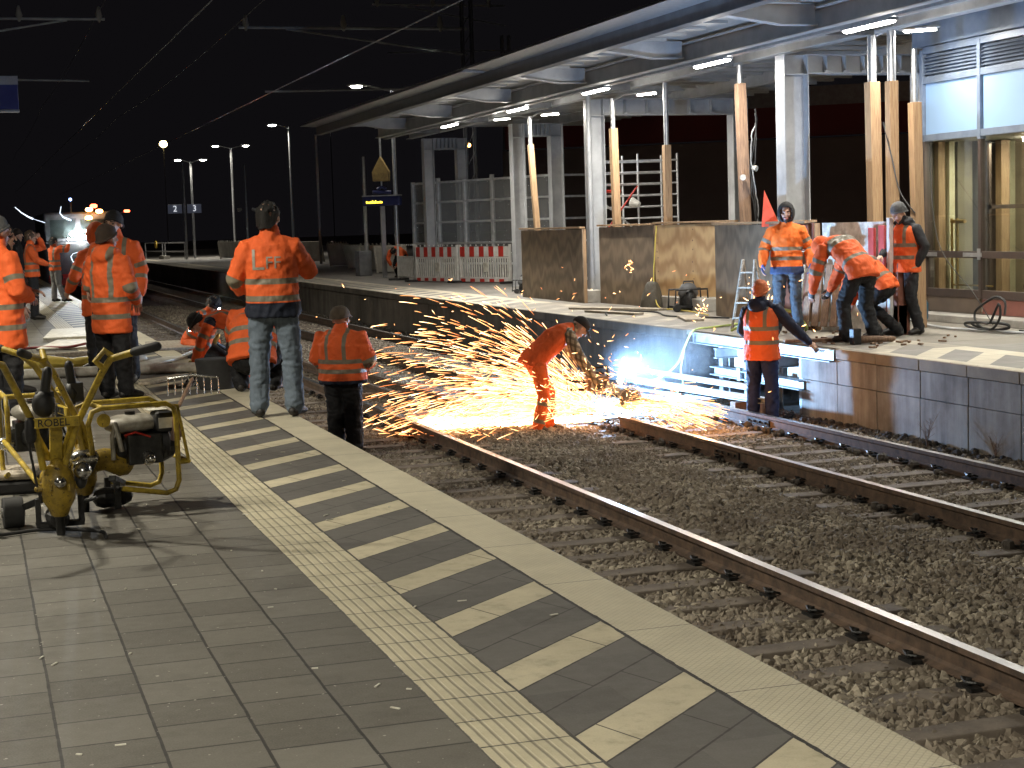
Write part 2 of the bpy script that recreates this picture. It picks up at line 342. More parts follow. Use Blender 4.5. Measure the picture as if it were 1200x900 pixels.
# cloth with reflective tape (attribute 'band' < 0) and second colour (attribute 'zone' < 0)
def cloth(name, c1, c2=(0.012,0.014,0.025), tape=(0.21,0.185,0.135), var=0.75, bump=0.5, bs=9.0, rough=0.75):
    m, nt, b = newmat(name); vec = coords(nt, True)
    def att(n):
        a = nt.nodes.new('ShaderNodeAttribute'); a.attribute_name = n; return a.outputs['Fac']
    n = noise_(nt, vec, 5, 5, 0.6); weave = noise_(nt, vec, 220, 2)
    base = mix_(nt, ramp_(nt, n, 0.3, 0.7), tuple(x*var for x in c1), c1)
    dirt = ramp_(nt, noise_(nt, vec, 13, 5, 0.7), 0.62, 0.78)
    base = mix_(nt, math_(nt, 'MULTIPLY', dirt, 0.5), base, tuple(x*0.35 for x in c1))
    oi = nt.nodes.new('ShaderNodeObjectInfo'); base = mix_(nt, math_(nt, 'MULTIPLY', oi.outputs['Random'], 0.25), base, tuple(x*0.45 for x in c1))
    low = ramp_(nt, noise_(nt, vec, 2.1, 3, .6), .45, .75); base = mix_(nt, math_(nt, 'MULTIPLY', low, 0.22), base, tuple(x*0.3+.02 for x in c1))
    z = ramp_(nt, att('zone'), 0.002, -0.002); t = ramp_(nt, att('band'), 0.0015, -0.0015)
    base = mix_(nt, z, base, c2)
    tp = mix_(nt, ramp_(nt, n, 0.3, 0.7), tuple(x*0.8 for x in tape), tape)
    base = mix_(nt, t, base, tp); L(nt, base, b.inputs['Base Color'])
    L(nt, math_(nt, 'SUBTRACT', rough, math_(nt, 'MULTIPLY', t, 0.3)), b.inputs['Roughness'])
    b.inputs['Specular IOR Level'].default_value = 0.3
    rg = nt.nodes.new('ShaderNodeTexNoise'); rg.noise_type = 'RIDGED_MULTIFRACTAL'; rg.inputs['Scale'].default_value = bs*.55; rg.inputs['Detail'].default_value = 2; rg.inputs['Distortion'].default_value = 1.2
    mp = nt.nodes.new('ShaderNodeMapping'); mp.inputs['Scale'].default_value = (1,1,.6); L(nt, vec, mp.inputs[0]); L(nt, mp.outputs[0], rg.inputs['Vector'])
    h = math_(nt, 'ADD', noise_(nt, vec, bs, 3, 0.5, (1,1,0.55)), math_(nt, 'MULTIPLY', weave, 0.04)); h = math_(nt, 'ADD', h, math_(nt, 'MULTIPLY', rg.outputs[0], .55))
    bump_(nt, b, h, min(1, bump*1.6), 0.035); return m
ORANGE = (0.95,0.155,0.035)
M['hivis'] = cloth('hivis', ORANGE, (0.012,0.016,0.03))
M['hivis_blue'] = cloth('hivis_blue', (0.95,0.20,0.03), (0.035,0.055,0.11))
M['hivis_trouser'] = cloth('hivis_trouser', (0.90,0.16,0.035), (0.012,0.012,0.014))
M['cloth_black'] = cloth('cloth_black', (0.014,0.014,0.016), (0.01,0.01,0.01), bump=0.6)
M['cloth_navy'] = cloth('cloth_navy', (0.012,0.017,0.045), (0.01,0.01,0.02), bump=0.6)
M['cloth_blue'] = cloth('cloth_blue', (0.014,0.024,0.085), bump=0.6)
M['cloth_dark'] = cloth('cloth_dark', (0.030,0.030,0.033), bump=0.6)
M['cloth_slate'] = cloth('cloth_slate', (0.065,0.085,0.105), bump=0.6)
M['jeans'] = cloth('jeans', (0.15,0.19,0.24), var=0.82, bump=0.7, bs=11)
M['grey_trouser'] = cloth('grey_trouser', (0.25,0.24,0.23), bump=0.6)
M['khaki'] = cloth('khaki', (0.13,0.11,0.085), bump=0.4)
M['knit_grey'] = simple('knit_grey', (0.10,0.10,0.10), (0.06,0.06,0.06), 30, 0.9, 0, 0.5, 120)
M['knit_black'] = simple('knit_black', (0.018,0.017,0.017), (0.010,0.010,0.010), 30, 0.9, 0, 0.5, 120)
M['knit_brown'] = simple('knit_brown', (0.045,0.027,0.018), (0.028,0.018,0.012), 30, 0.9, 0, 0.5, 120)
M['knit_orange'] = simple('knit_orange', (0.55,0.16,0.06), (0.38,0.10,0.04), 30, 0.9, 0, 0.5, 120)
M['cap_brown'] = simple('cap_brown', (0.10,0.075,0.05), (0.06,0.045,0.03), 20, 0.85, 0, 0.3, 90)
M['hair_dark'] = simple('hair_dark', (0.010,0.008,0.006), (0.004,0.003,0.003), 60, 0.75, 0, 0.8, 150, sc=(1,1,0.2))
M['hair_brown'] = simple('hair_brown', (0.09,0.055,0.03), (0.05,0.03,0.018), 60, 0.6, 0, 0.8, 150, sc=(1,1,0.2))
M['boot'] = simple('boot', (0.025,0.022,0.020), (0.014,0.012,0.011), 20, 0.55, 0, 0.4, 60)
M['boot_brown'] = simple('boot_brown', (0.07,0.05,0.035), (0.035,0.025,0.02), 20, 0.6, 0, 0.4, 60)
M['glove_blue'] = simple('glove_blue', (0.05,0.12,0.42), (0.02,0.04,0.15), 20, 0.6)
M['glove_yellow'] = simple('glove_yellow', (0.60,0.58,0.20), (0.35,0.33,0.12), 20, 0.6)
M['glove_black'] = simple('glove_black', (0.04,0.035,0.03), (0.02,0.018,0.015), 20, 0.6)
def plaid():
    m, nt, b = newmat('plaid'); vec = coords(nt, True); sp = nt.nodes.new('ShaderNodeSeparateXYZ'); L(nt, vec, sp.inputs[0])
    def st(x, p):
        fr = math_(nt, 'FRACT', math_(nt, 'DIVIDE', x, p)); return math_(nt, 'LESS_THAN', fr, 0.42)
    a = st(math_(nt, 'ADD', sp.outputs[0], sp.outputs[1]), 0.075); c = st(math_(nt, 'ADD', sp.outputs[2], math_(nt, 'MULTIPLY', sp.outputs[1], 0.4)), 0.08)
    col = mix_(nt, a, (0.36,0.30,0.21), (0.12,0.10,0.06)); col = mix_(nt, math_(nt, 'MULTIPLY', c, 0.7), col, (0.07,0.055,0.04))
    L(nt, col, b.inputs['Base Color']); b.inputs['Roughness'].default_value = 0.85; return m
M['plaid'] = plaid()
def skinmat(name, c, beard):
    m, nt, b = newmat(name); vec = coords(nt, True)
    def att(n):
        a = nt.nodes.new('ShaderNodeAttribute'); a.attribute_name = n; return a.outputs['Fac']
    base = mix_(nt, noise_(nt, vec, 25, 4), tuple(x*0.8 for x in c), c)
    base = mix_(nt, ramp_(nt, att('beard'), 0.004, -0.004), base, (0.05,0.033,0.024) if beard else tuple(x*0.85 for x in c))
    base = mix_(nt, ramp_(nt, att('lip'), 0.003, -0.002), base, (0.38,0.13,0.10))
    base = mix_(nt, ramp_(nt, att('brow'), 0.002, -0.002), base, (0.05,0.035,0.025))
    base = mix_(nt, ramp_(nt, att('eye'), 0.002, -0.001), base, (0.03,0.02,0.018))
    L(nt, base, b.inputs['Base Color']); b.inputs['Roughness'].default_value = 0.5
    b.inputs['Subsurface Weight'].default_value = 0.08; b.inputs['Subsurface Radius'].default_value = (0.01,0.004,0.002); return m
M['skin'] = skinmat('skin', (0.52,0.31,0.22), False); M['skin_beard'] = skinmat('skin_beard', (0.50,0.30,0.21), True)
# ------------------------------------------------------------------ people
def pose(H=1.78, **ov):
    k = H/1.78
    J = dict(pelvis=(0,0,.95), chest=(0,-.01,1.30), neck=(0,-.02,1.475), head=(0,.012,1.632), face=(0,1,0), up=(0,0,1),
             shL=(-.178,-.01,1.405), shR=(.178,-.01,1.405), elL=(-.25,-.03,1.15), elR=(.25,-.03,1.15),
             wrL=(-.26,.06,.92), wrR=(.26,.06,.92), hipL=(-.095,0,.90), hipR=(.095,0,.90), knL=(-.11,.02,.49), knR=(.11,.02,.49),
             anL=(-.12,0,.09), anR=(.12,0,.09), toL=(-.15,.18,.03), toR=(.15,.18,.03), fiL=None, fiR=None, side=(1,0,0))
    J.update(ov)
    return {n: (V(p)*k if (p is not None and n not in ('face','up','side','fiL','fiR')) else (V(p) if p is not None else None)) for n, p in J.items()}, k
def remesh(mb, voxel, smooth=3):
    o = mb.build('tmp', []); r = o.modifiers.new('r', 'REMESH'); r.mode = 'VOXEL'; r.voxel_size = voxel
    s = o.modifiers.new('s', 'SMOOTH'); s.factor = 0.6; s.iterations = smooth
    dg = bpy.context.evaluated_depsgraph_get(); me = bpy.data.meshes.new_from_object(o.evaluated_get(dg))
    old = o.data; bpy.data.objects.remove(o); bpy.data.meshes.remove(old)
    n = len(me.vertices); co = np.empty(n*3, np.float32); me.vertices.foreach_get('co', co)
    return me, co.reshape(-1, 3)
def wrinkle(me, co, amp, fr, seed, sc=(1,1,1)):
    n = len(me.vertices); no = np.empty(n*3, np.float32); me.vertices.foreach_get('normal', no); no = no.reshape(-1, 3)
    d = np.empty(n, np.float32)
    for i in range(n):
        x, y, z = co[i]
        p = V((x*fr*sc[0]+seed, y*fr*sc[1], z*fr*sc[2]))
        w = noise.noise(p + V((0,0,1.5*noise.noise(p*0.5))))
        d[i] = (1-abs(w)*2.2)*0.7 + noise.noise(p*2.3)*0.5
    co += no*(d*amp)[:, None]; me.vertices.foreach_set('co', co.ravel()); me.update()
def put(me, name, mats, parent):
    if not isinstance(mats, (list, tuple)): mats = [mats]
    me.materials.clear()
    for m in mats: me.materials.append(m)
    me.name = name; me.polygons.foreach_set('use_smooth', [True]*len(me.polygons))
    o = bpy.data.objects.new(name, me); COL.objects.link(o); o.parent = parent; return o
def attr(me, name, arr):
    a = me.attributes.new(name, 'FLOAT', 'POINT'); a.data.foreach_set('value', np.asarray(arr, np.float32))
def poly(co, pts, rs):
    """nearest point on polyline: normalised distance, arclength"""
    best = np.full(len(co), 1e9); arc = np.zeros(len(co)); s = 0
    for i in range(len(pts)-1):
        a = np.array(pts[i]); b = np.array(pts[i+1]); d = b-a; l = np.linalg.norm(d); t = np.clip(((co-a) @ d)/(l*l), 0, 1)
        q = np.linalg.norm(co-(a+t[:, None]*d), axis=1)/(rs[i]*(1-t)+rs[i+1]*t)
        # extrapolate arclength at ends
        te = ((co-a) @ d)/(l*l); te = np.where((i == len(pts)-2), np.maximum(te, 0), np.clip(te, 0, 1))
        m = q < best; best = np.where(m, q, best); arc = np.where(m, s+te*l, arc); s += l
    return best, arc
def hand(mb, wr, d, nrm, sgn, curl=0.5, k=1.0, r=1.0):
    """wrist, direction of the fingers, palm normal; thumb leaves the side"""
    d = V(d).normalized(); nrm = V(nrm); nrm = (nrm - d*nrm.dot(d)).normalized(); x = d.cross(nrm).normalized()*sgn
    wr = V(wr)
    mb.loft([wr, wr+d*.03*k, wr+d*.085*k], [(.028*r,.022*r),(.040*r,.018*r),(.042*r,.015*r)], 10, x)
    for i, (off, ln) in enumerate(((-.032,.072),(-.011,.080),(.011,.076),(.031,.060))):
        b = wr + d*.085*k + x*off*k; ln *= k; c = curl*(0.9+0.15*i)
        p = [b - d*.015]; ang = 0; cur = b
        for j in range(3):
            p.append(cur); ang += c*(0.6 if j == 0 else 0.8)
            cur = cur + (d*math.cos(ang) + nrm*math.sin(ang))*ln*(.42,.33,.25)[j]
        p.append(cur); mb.loft(p, [.0095*r,.0095*r,.009*r,.0085*r,.007*r], 7)
    b = wr + d*.025*k - x*.028*k; t = (d*.65 - x*.7 + nrm*.35).normalized(); t2 = (d*.9 - x*.2 + nrm*.45).normalized()
    mb.loft([b, b+t*.035*k, b+t*.035*k+t2*.032*k, b+t*.035*k+t2*.056*k], [.014*r,.012*r,.011*r,.008*r], 7)
def person(loc, ang, label, H=1.78, P={}, top='jacket', topm='hivis', legm='cloth_black', hat=None, hatm='knit_black',
           hair=None, bands=(.34,.47), armb=(.17,.30), straps=True, hem=.16, fat=1.0, boots='boot', skin='skin', gloves=None,
           under=None, hood=False, zone=None, group=None, vox=.013, legband=None, fatleg=1.0, sleevecol=None, vestlen=0.0, collar=True, seed=None, hs=1.03):
    """ang: facing direction, degrees clockwise from +Y (the track direction)"""
    J, k = pose(H, **P); root = empty('person', loc, label, 'person', group, -rad(ang))
    seed = seed if seed is not None else random.random()*50
    side = J['side']; up = J['up'].normalized(); face = J['face'].normalized(); face = (face - up*face.dot(up)).normalized(); rt = face.cross(up)
    hc = J['head']; HM = Matrix(((rt.x, face.x, up.x, hc.x),(rt.y, face.y, up.y, hc.y),(rt.z, face.z, up.z, hc.z),(0,0,0,1)))
    HM = HM @ Matrix.Scale(k*1.07*hs, 4)
    # ---- body: one continuous mesh (head, neck, torso core, limbs)
    b = MB(); T = lambda p: HM @ V(p)
    b.ell((0,-.014,.035), (.074,.094,.084), HM, 16, 12)
    b.loft([T((0,.015,.03)), T((0,.022,-.03)), T((0,.036,-.075)), T((0,.050,-.098))], [(.068,.070),(.064,.062),(.050,.046),(.028,.026)], 14, rt)
    b.loft([T((0,.080,.022)), T((0,.098,-.008)), T((0,.108,-.026))], [(.010,.010),(.012,.013),(.017,.012)], 8, rt)
    b.ell((0,.076,.026), (.050,.014,.010), HM); b.ell((0,.080,-.058), (.026,.011,.011), HM); b.ell((-.035,.062,-.018),(.022,.02,.018),HM); b.ell((.035,.062,-.018),(.022,.02,.018),HM)
    for s in (-1, 1): b.ell((s*.077,-.008,-.006), (.010,.020,.031), HM)
    b.loft([T((0,-.02,-.05)), J['neck'] + V((0,0,.01)), J['neck']*.6+J['chest']*.4], [.056*k,.060*k,.09*k], 12)
    b.loft([J['neck'], J['chest'], J['pelvis']], [(.10,.07),(.14,.10),(.13,.10)], 12, side)
    for q in 'LR':
        b.loft([J['sh'+q], J['el'+q], J['wr'+q]], [.050*k,.040*k,.028*k], 8)
        b.loft([J['hip'+q], J['kn'+q], J['an'+q]], [.075*k,.052*k,.038*k], 8)
    me, co = remesh(b, .0085 if vox < .02 else .013, 2)
    inv = np.array(HM.inverted()); hl = co @ inv[:3, :3].T + inv[:3, 3]
    ax = np.abs(hl[:, 0]); eye = np.sqrt(((ax-.031)/1.5)**2 + (hl[:, 2]-.003)**2) - .0075; eye[hl[:, 1] < .045] = 1
    lip = np.maximum(np.abs(hl[:, 2]+.062)-.008, ax-.026); lip[hl[:, 1] < .05] = 1
    brow = np.maximum(np.abs(hl[:, 2]-.027+ax*.12)-.0055, np.abs(ax-.032)-.020); brow[hl[:, 1] < .05] = 1
    beard = np.maximum(hl[:, 2]+.045, -.028-hl[:, 1]+0*ax); beard = np.maximum(beard, -(hl[:, 2]+.15)); beard = np.where((hl[:, 1] < -.01), .05, beard)
    # hands appended into the same mesh
    hb = MB(); gb = MB()
    for q, s in (('L', -1), ('R', 1)):
        d = (J['wr'+q]-J['el'+q]).normalized()
        f = J['fi'+q] if J['fi'+q] is not None else d
        nrm = (V((0,0,0))-J['wr'+q]); nrm = V((-s*1.0, .15, 0)) if abs(V(f).z) > .6 else V((0,0,-1))
        hand(hb, J['wr'+q]+d*.005, f, nrm, -s, .45, k)
        if gloves: hand(gb, J['wr'+q]-d*.01, f, nrm, -s, .45, k*1.02, 1.22); gb.loft([J['wr'+q]-d*.07, J['wr'+q]], [.043,.036], 10)
    nb = len(me.vertices)
    hm = hb.build('tmp', []); bm = bmesh.new(); bm.from_mesh(me); bm.from_mesh(hm.data); bm.to_mesh(me); bm.free()
    bpy.data.objects.remove(hm); ex = len(me.vertices)-nb
    for nme, arr in (('eye', eye), ('lip', lip), ('brow', brow), ('beard', beard)): attr(me, nme, np.concatenate([arr, np.ones(ex)]))
    put(me, 'body', M[skin], root)
    # ---- top garment
    pv = J['pelvis']; sp_dir = (J['pelvis']-J['chest']).normalized()
    hdir = J.get('hemdir', sp_dir*(1.0 if sp_dir.z < -.85 else .45) + V((0,0,-.7 if sp_dir.z > -.85 else 0))); hdir = V(hdir).normalized()
    hemp = pv + hdir*hem*k
    def torso(mb, g=0.0, low=hem, arms=True):
        ws, wc, wp = .195*fat+g, .205*fat+g, .195*fat+g
        dp = .115*fat+g; ch = J['chest']; nk = J['neck']
        mid = (ch+pv)*.5
        hp = pv + hdir*low*k; low2 = hdir
        mb.loft([nk-(nk-ch)*.02, nk-(nk-ch)*.36, ch, mid, pv, hp], [(.085*k+g,.070*k+g),(ws*k*.86,dp*k*.86),(wc*k*.97,dp*k*1.12),(wc*k*.93,dp*k*1.08),(wp*k*1.0,dp*k*1.15),(wp*k*1.05,dp*k*1.22)], 20, side, 'start')
        if arms:
            for q, s in (('L', -1), ('R', 1)):
                sh, el, wr = J['sh'+q], J['el'+q], J['wr'+q]; d2 = (wr-el).normalized()
                mb.loft([sh*.75+J['neck']*.25 - V((0,0,.02)), sh, (sh+el)*.5, el, (el+wr)*.5, wr-d2*.015], [.058*k+g,(.074*fat*k+g),(.070*fat*k+g),(.066*fat*k+g),(.060*fat*k+g),(.048*k+g)], 14)
        mb.loft([J['shL']*.9+J['neck']*.1, J['neck']*.8+J['chest']*.2, J['shR']*.9+J['neck']*.1], [(.060*k+g),(.082*k+g),(.060*k+g)], 14) if arms else None
        if collar: mb.loft([nk-(nk-ch)*.12, nk+(J['head']-nk).normalized()*.055*k], [.088*k+g,.078*k+g], 14)
        if hood:
            bk = -(face - V((0,0,face.z))).normalized() if abs(face.z) < .95 else V((0,-1,0))
            c0 = nk + bk*.07*k + V((0,0,.0))
            c0 = nk + (J.get('back', V((0,-1,0))))*.075*k
            mb.ell(c0 + V((0,0,-.02)), (.125*k,.075*k,.085*k), None, 14, 10)
            sx = V(side)
            mb.loft([nk+sx*.10*k+V((0,.05,.0)), nk+sx*.115*k-V((0,.02,-.02)), c0+V((0,-.01,.035)), nk-sx*.115*k-V((0,.02,-.02)), nk-sx*.10*k+V((0,.05,0))], [.035,.045,.05,.045,.035], 10)
    def bandattr(me, co, g):
        tp = [tuple(J['neck']), tuple(J['chest']), tuple(pv), tuple(hemp)]
        dt, st = poly(co, tp, [.15,.19,.18,.18]); band = np.full(len(co), .1); zn = np.full(len(co), .1)
        aL = poly(co, [tuple(J['shL']), tuple(J['elL']), tuple(J['wrL'])], [.075,.07,.055]); aR = poly(co, [tuple(J['shR']), tuple(J['elR']), tuple(J['wrR'])], [.075,.07,.055])
        arm = np.minimum(aL[0], aR[0]); isarm = arm < dt*1.02; sa = np.where(aL[0] < aR[0], aL[1], aR[1])
        for c in bands: band = np.minimum(band, np.where(isarm, .1, np.abs(st-c*k)-.025))
        for c in armb: band = np.minimum(band, np.where(isarm, np.abs(sa-c*k)-.025, .1))
        if straps and bands:
            c = (co-np.array(J['chest'])) @ np.array(side); stp = np.maximum(np.abs(np.abs(c)-.115*k)-.023, st-bands[0]*k)
            band = np.minimum(band, np.where(isarm, .1, stp))
        if zone == 'hem': zn = np.where(isarm, np.where(sa > .42*k, -.05, .1), (bands[-1]+.035)*k - st)
        if zone == 'shoulder':
            c = np.abs((co-np.array(J['chest'])) @ np.array(side)); zn = np.where(isarm, sa-.035, np.maximum(st-.06, .15-c))
        if zone == 'hemonly': zn = np.where(isarm, .1, (bands[-1]+.11)*k - st)
        attr(me, 'band', band); attr(me, 'zone', zn)
    if top == 'vest':
        mb = MB(); torso(mb, -.004, min(hem, .14)); me, co = remesh(mb, vox, 3); wrinkle(me, co, .006, 9, seed); z = np.ones(len(co)); attr(me, 'band', z); attr(me, 'zone', z)
        put(me, 'jacket', M[under or 'cloth_black'], root)
        mb = MB(); hd = hood; hood = False; col_, collar = collar, False; torso(mb, .012, hem+vestlen, False); hood = hd; collar = col_
        # armholes stay open: cut with a box around each shoulder
        me, co = remesh(mb, vox, 2); wrinkle(me, co, .009, 8, seed+3); bandattr(me, co, .012); put(me, 'safety_vest', M[topm], root)
    else:
        mb = MB(); torso(mb, 0.0, hem); me, co = remesh(mb, vox, 3); wrinkle(me, co, .014, 7, seed, (1,1,1.4)); bandattr(me, co, 0); put(me, 'jacket', M[topm], root)
    # ---- trousers
    mb = MB(); fl = fatleg
    mb.loft([pv+(J['chest']-pv)*.12, pv, (J['hipL']+J['hipR'])*.5], [(.145*k,.095*k),(.158*fat*k,.108*fat*k),(.165*fat*k,.115*fat*k)], 18, side)
    for q in 'LR':
        h_, kn, an = J['hip'+q], J['kn'+q], J['an'+q]
        mb.loft([h_, h_*.5+kn*.5, kn, kn*.5+an*.5, an+V((0,0,.0))], [(.100*fl*k),(.090*fl*k),(.076*fl*k),(.074*fl*k),(.070*fl*k)], 14)
    me, co = remesh(mb, vox, 3); wrinkle(me, co, .014, 8, seed+9, (1,1,1.6))
    z = np.ones(len(co)); bd = z*.1
    if legband:
        for q in 'LR':
            pt = [tuple(J['hip'+q]), tuple(J['kn'+q]), tuple(J['an'+q])]; dd, ss = poly(co, pt, [.1,.08,.07])
            for c in legband: bd = np.minimum(bd, np.where(dd < 1.7, np.abs(ss-c*k)-.025, .1))
    attr(me, 'band', bd); attr(me, 'zone', z); put(me, 'trousers', M[legm], root)
    # ---- boots
    for q in 'LR':
        an, to = J['an'+q], J['to'+q]; mb = MB(); d = (to-an); fz = d.copy(); fz.z = 0
        fw = fz.normalized() if fz.length > .02 else V((0,1,0)); sx = V((fw.y, -fw.x, 0))
        heel = an - fw*.05*k; heel.z = to.z+.02
        mb.loft([an+V((0,0,.06*k)), an, an+V((0,0,-.045*k))], [.052*k,.050*k,.048*k], 12)
        mb.loft([heel, an*.6+to*.4 + V((0,0,-.01)), to+V((0,0,.005))], [(.042*k,.040*k),(.050*k,.048*k),(.046*k,.030*k)], 14, sx)
        me, co = remesh(mb, .010 if vox < .02 else .014, 2)
        if abs(an.z-to.z) < .12: co[:, 2] = np.maximum(co[:, 2], to.z-.028); me.vertices.foreach_set('co', co.ravel()); me.update()
        put(me, 'boot', M[boots], root)
    # ---- hair / hats
    if gloves: gb.build('glove', M[gloves], root, True)
    def dome(name, mat, r, zc=.035, rim=.0, tilt=.25, open_=None, amp=.002, cuff=False, low=-.0):
        mb = MB(); n, m = 28, 14; vs = []; fs = []
        for i in range(m+1):
            ph = math.pi/2*(1-i/m) if i < m else 0
            for j in range(n):
                t = 2*math.pi*j/n; x = math.cos(ph)*math.cos(t)*r[0]; y = math.cos(ph)*math.sin(t)*r[1]; z = math.sin(ph)*r[2]
                vs.append([x, y-.014, z+zc])
        # skirt down to the rim, lower at the back
        for j in range(n):
            t = 2*math.pi*j/n; zz = rim + tilt*.1*math.sin(t); x = math.cos(t)*r[0]*1.0; y = math.sin(t)*r[1]-.014; vs.append([x, y, min(zz, zc-.003)])
        for j in range(n):
            t = 2*math.pi*j/n; zz = rim + tilt*.1*math.sin(t); x = math.cos(t)*r[0]*.90; y = math.sin(t)*r[1]*.90-.014; vs.append([x, y, min(zz, zc-.003)])
        for i in range(m+2):
            for j in range(n): fs.append((i*n+j, i*n+(j+1) % n, (i+1)*n+(j+1) % n, (i+1)*n+j))
        vv = []
        for p in vs:
            q = V(p); nn = noise.noise(q*38+V((seed,0,0)))*amp*2 + noise.noise(q*16+V((0,seed,0)))*amp*2
            q = q + (q-V((0,-.014,zc))).normalized()*nn; vv.append(HM @ q)
        mb.add(vv, fs)
        if cuff:
            pts = [HM @ V((math.cos(2*math.pi*j/n)*r[0]*.965, math.sin(2*math.pi*j/n)*r[1]*.965-.014, rim+.012+tilt*.1*math.sin(2*math.pi*j/n))) for j in range(n+1)]
            mb.loft(pts, [(.010,.024)]*(n+1), 8, None, False) if False else mb.tube(pts, .013, 8)
        return mb.build(name, mat, root, True)
    if hair: dome('hair', M[hair], (.082,.101,.092), .035, -.030, .50, amp=.009)
    if hat == 'beanie': dome('beanie', M[hatm], (.082,.102,.104), .030, -.008, .45, amp=.003, cuff=True)
    if hat == 'cap':
        o = dome('cap', M[hatm], (.089,.110,.092), .036, .022, .15, amp=.0015)
        mb = MB(); vs = []
        for lay in (0, .006):
            for rr in (0, 1):
                for j in range(9):
                    t = math.pi*(.14+.72*j/8); R_ = 1+.62*rr*math.sin(t)
                    vs.append(HM @ V((math.cos(t)*.088*(1 if not rr else 1.0), math.sin(t)*.108*R_-.014, .034-.022*rr*math.sin(t)+lay)))
        fs = []
        for j in range(8):
            fs += [(j, j+1, 9+j+1, 9+j), (18+j, 18+9+j, 18+9+j+1, 18+j+1), (9+j, 9+j+1, 27+j+1, 27+j), (j, 18+j, 18+j+1, j+1)]
        fs += [(0, 9, 27, 18), (8, 26, 35, 17)]
        mb.add(vs, fs); mb.build('cap_brim', M[hatm], o, True)
    if hat == 'hood':
        mb = MB(); n, m = 24, 14; idx = {}; vs = []; fs = []
        for i in range(m+1):
            for j in range(n):
                ph = -math.pi/2*.80 + (math.pi/2*1.80)*i/m; t = 2*math.pi*j/n
                vs.append(V((math.cos(ph)*math.cos(t)*.108, math.cos(ph)*math.sin(t)*.128-.018, math.sin(ph)*.140+.005)))
        for i in range(m):
            for j in range(n):
                q = [i*n+j, i*n+(j+1) % n, (i+1)*n+(j+1) % n, (i+1)*n+j]; c = sum((vs[a] for a in q), V())/4
                if c.y > .035 and (c.x/.078)**2 + ((c.z+.012)/.098)**2 < 1: continue
                fs.append(q)
        mb.add([HM @ p for p in vs], fs); o = mb.build('hood', M[hatm], root, True)
        sm = o.modifiers.new('s', 'SOLIDIFY'); sm.thickness = .012
        if 'band' not in o.data.attributes: attr(o.data, 'band', np.ones(len(o.data.vertices))); attr(o.data, 'zone', np.ones(len(o.data.vertices)))
    root['_hm'] = 0; del root['_hm']
    return root, J, HM
def headlamp(root, HM, on=True):
    o = MB(); o.cyl(HM @ V((0,.085,.045)), HM @ V((0,.115,.040)), .020, 12); h = o.build('headlamp', M['black'], root, True)
    g = MB(); g.cyl(HM @ V((0,.1152,.040)), HM @ V((0,.118,.040)), .015, 12); g.build('lens', M['lamp_white'], h)
    st = MB(); st.tube([HM @ V((math.cos(t)*.093, math.sin(t)*.112-.014, .045)) for t in [2*math.pi*j/20 for j in range(21)]], .010, 6); st.build('strap', M['black'], h)
# ------------------------------------------------------------------ camera
R = ((0.95161,0.0,0.0),)
yaw, pitch, roll, F = 0.3126, -0.0964, -0.0315, 1951.3
f = V((math.sin(yaw)*math.cos(pitch), math.cos(yaw)*math.cos(pitch), math.sin(pitch))); r0 = V((math.cos(yaw), -math.sin(yaw), 0)); u0 = r0.cross(f)
cr, sr = math.cos(roll), math.sin(roll); r_ = r0*cr + u0*sr; u_ = -r0*sr + u0*cr
cam = bpy.data.cameras.new('camera'); co_ = bpy.data.objects.new('camera', cam); COL.objects.link(co_)
co_.matrix_world = Matrix(((r_.x, u_.x, -f.x, 0),(r_.y, u_.y, -f.y, 0),(r_.z, u_.z, -f.z, 1.637),(0,0,0,1)))
cam.sensor_width = 36; cam.lens = F/1200*36; cam.clip_end = 2000; cam.clip_start = 0.1; S.camera = co_
# ------------------------------------------------------------------ world: night sky
w = bpy.data.worlds.new('World'); S.world = w; w.use_nodes = True; nt = w.node_tree; bg = nt.nodes['Background']
sky = nt.nodes.new('ShaderNodeTexSky'); sky.sky_type = 'NISHITA'; sky.sun_disc = False; sky.sun_elevation = rad(-6); sky.sun_rotation = rad(200)
mx = nt.nodes.new('ShaderNodeMix'); mx.data_type = 'RGBA'; mx.inputs[0].default_value = 0.9
L(nt, sky.outputs[0], mx.inputs[6]); mx.inputs[7].default_value = (0.0055,0.0050,0.0060,1); L(nt, mx.outputs[2], bg.inputs[0]); bg.inputs[1].default_value = 0.6
# ------------------------------------------------------------------ ground, platforms
D = 0.765; ZS = -0.93       # rail head and sleeper top below the platform surface
mb = MB(); mb.box(-200,-20,-1.4,400,600,-1.12); tag(mb.build('ground', M['earth']), 'dark trackside ground running off into the night', 'ground', kind='structure')
def sheet(name, x0, y0, x1, y1, z, m, th, bev=0):
    mb = MB(); mb.box(x0, y0, z-th, x1, y1, z); return mb.build(name, m, None, bevel=bev)
o = sheet('platform', -9, -12, 2.698, 170, 0, M['paving'], .20, .008); tag(o, 'near platform paved in grey slabs with ribbed and hatched edge strips', 'platform', kind='structure')
o = sheet('platform_wall', -9, -12, 2.60, 170, -.2, M['old_wall'], .95); tag(o, 'concrete wall under the near platform', 'wall', kind='structure')
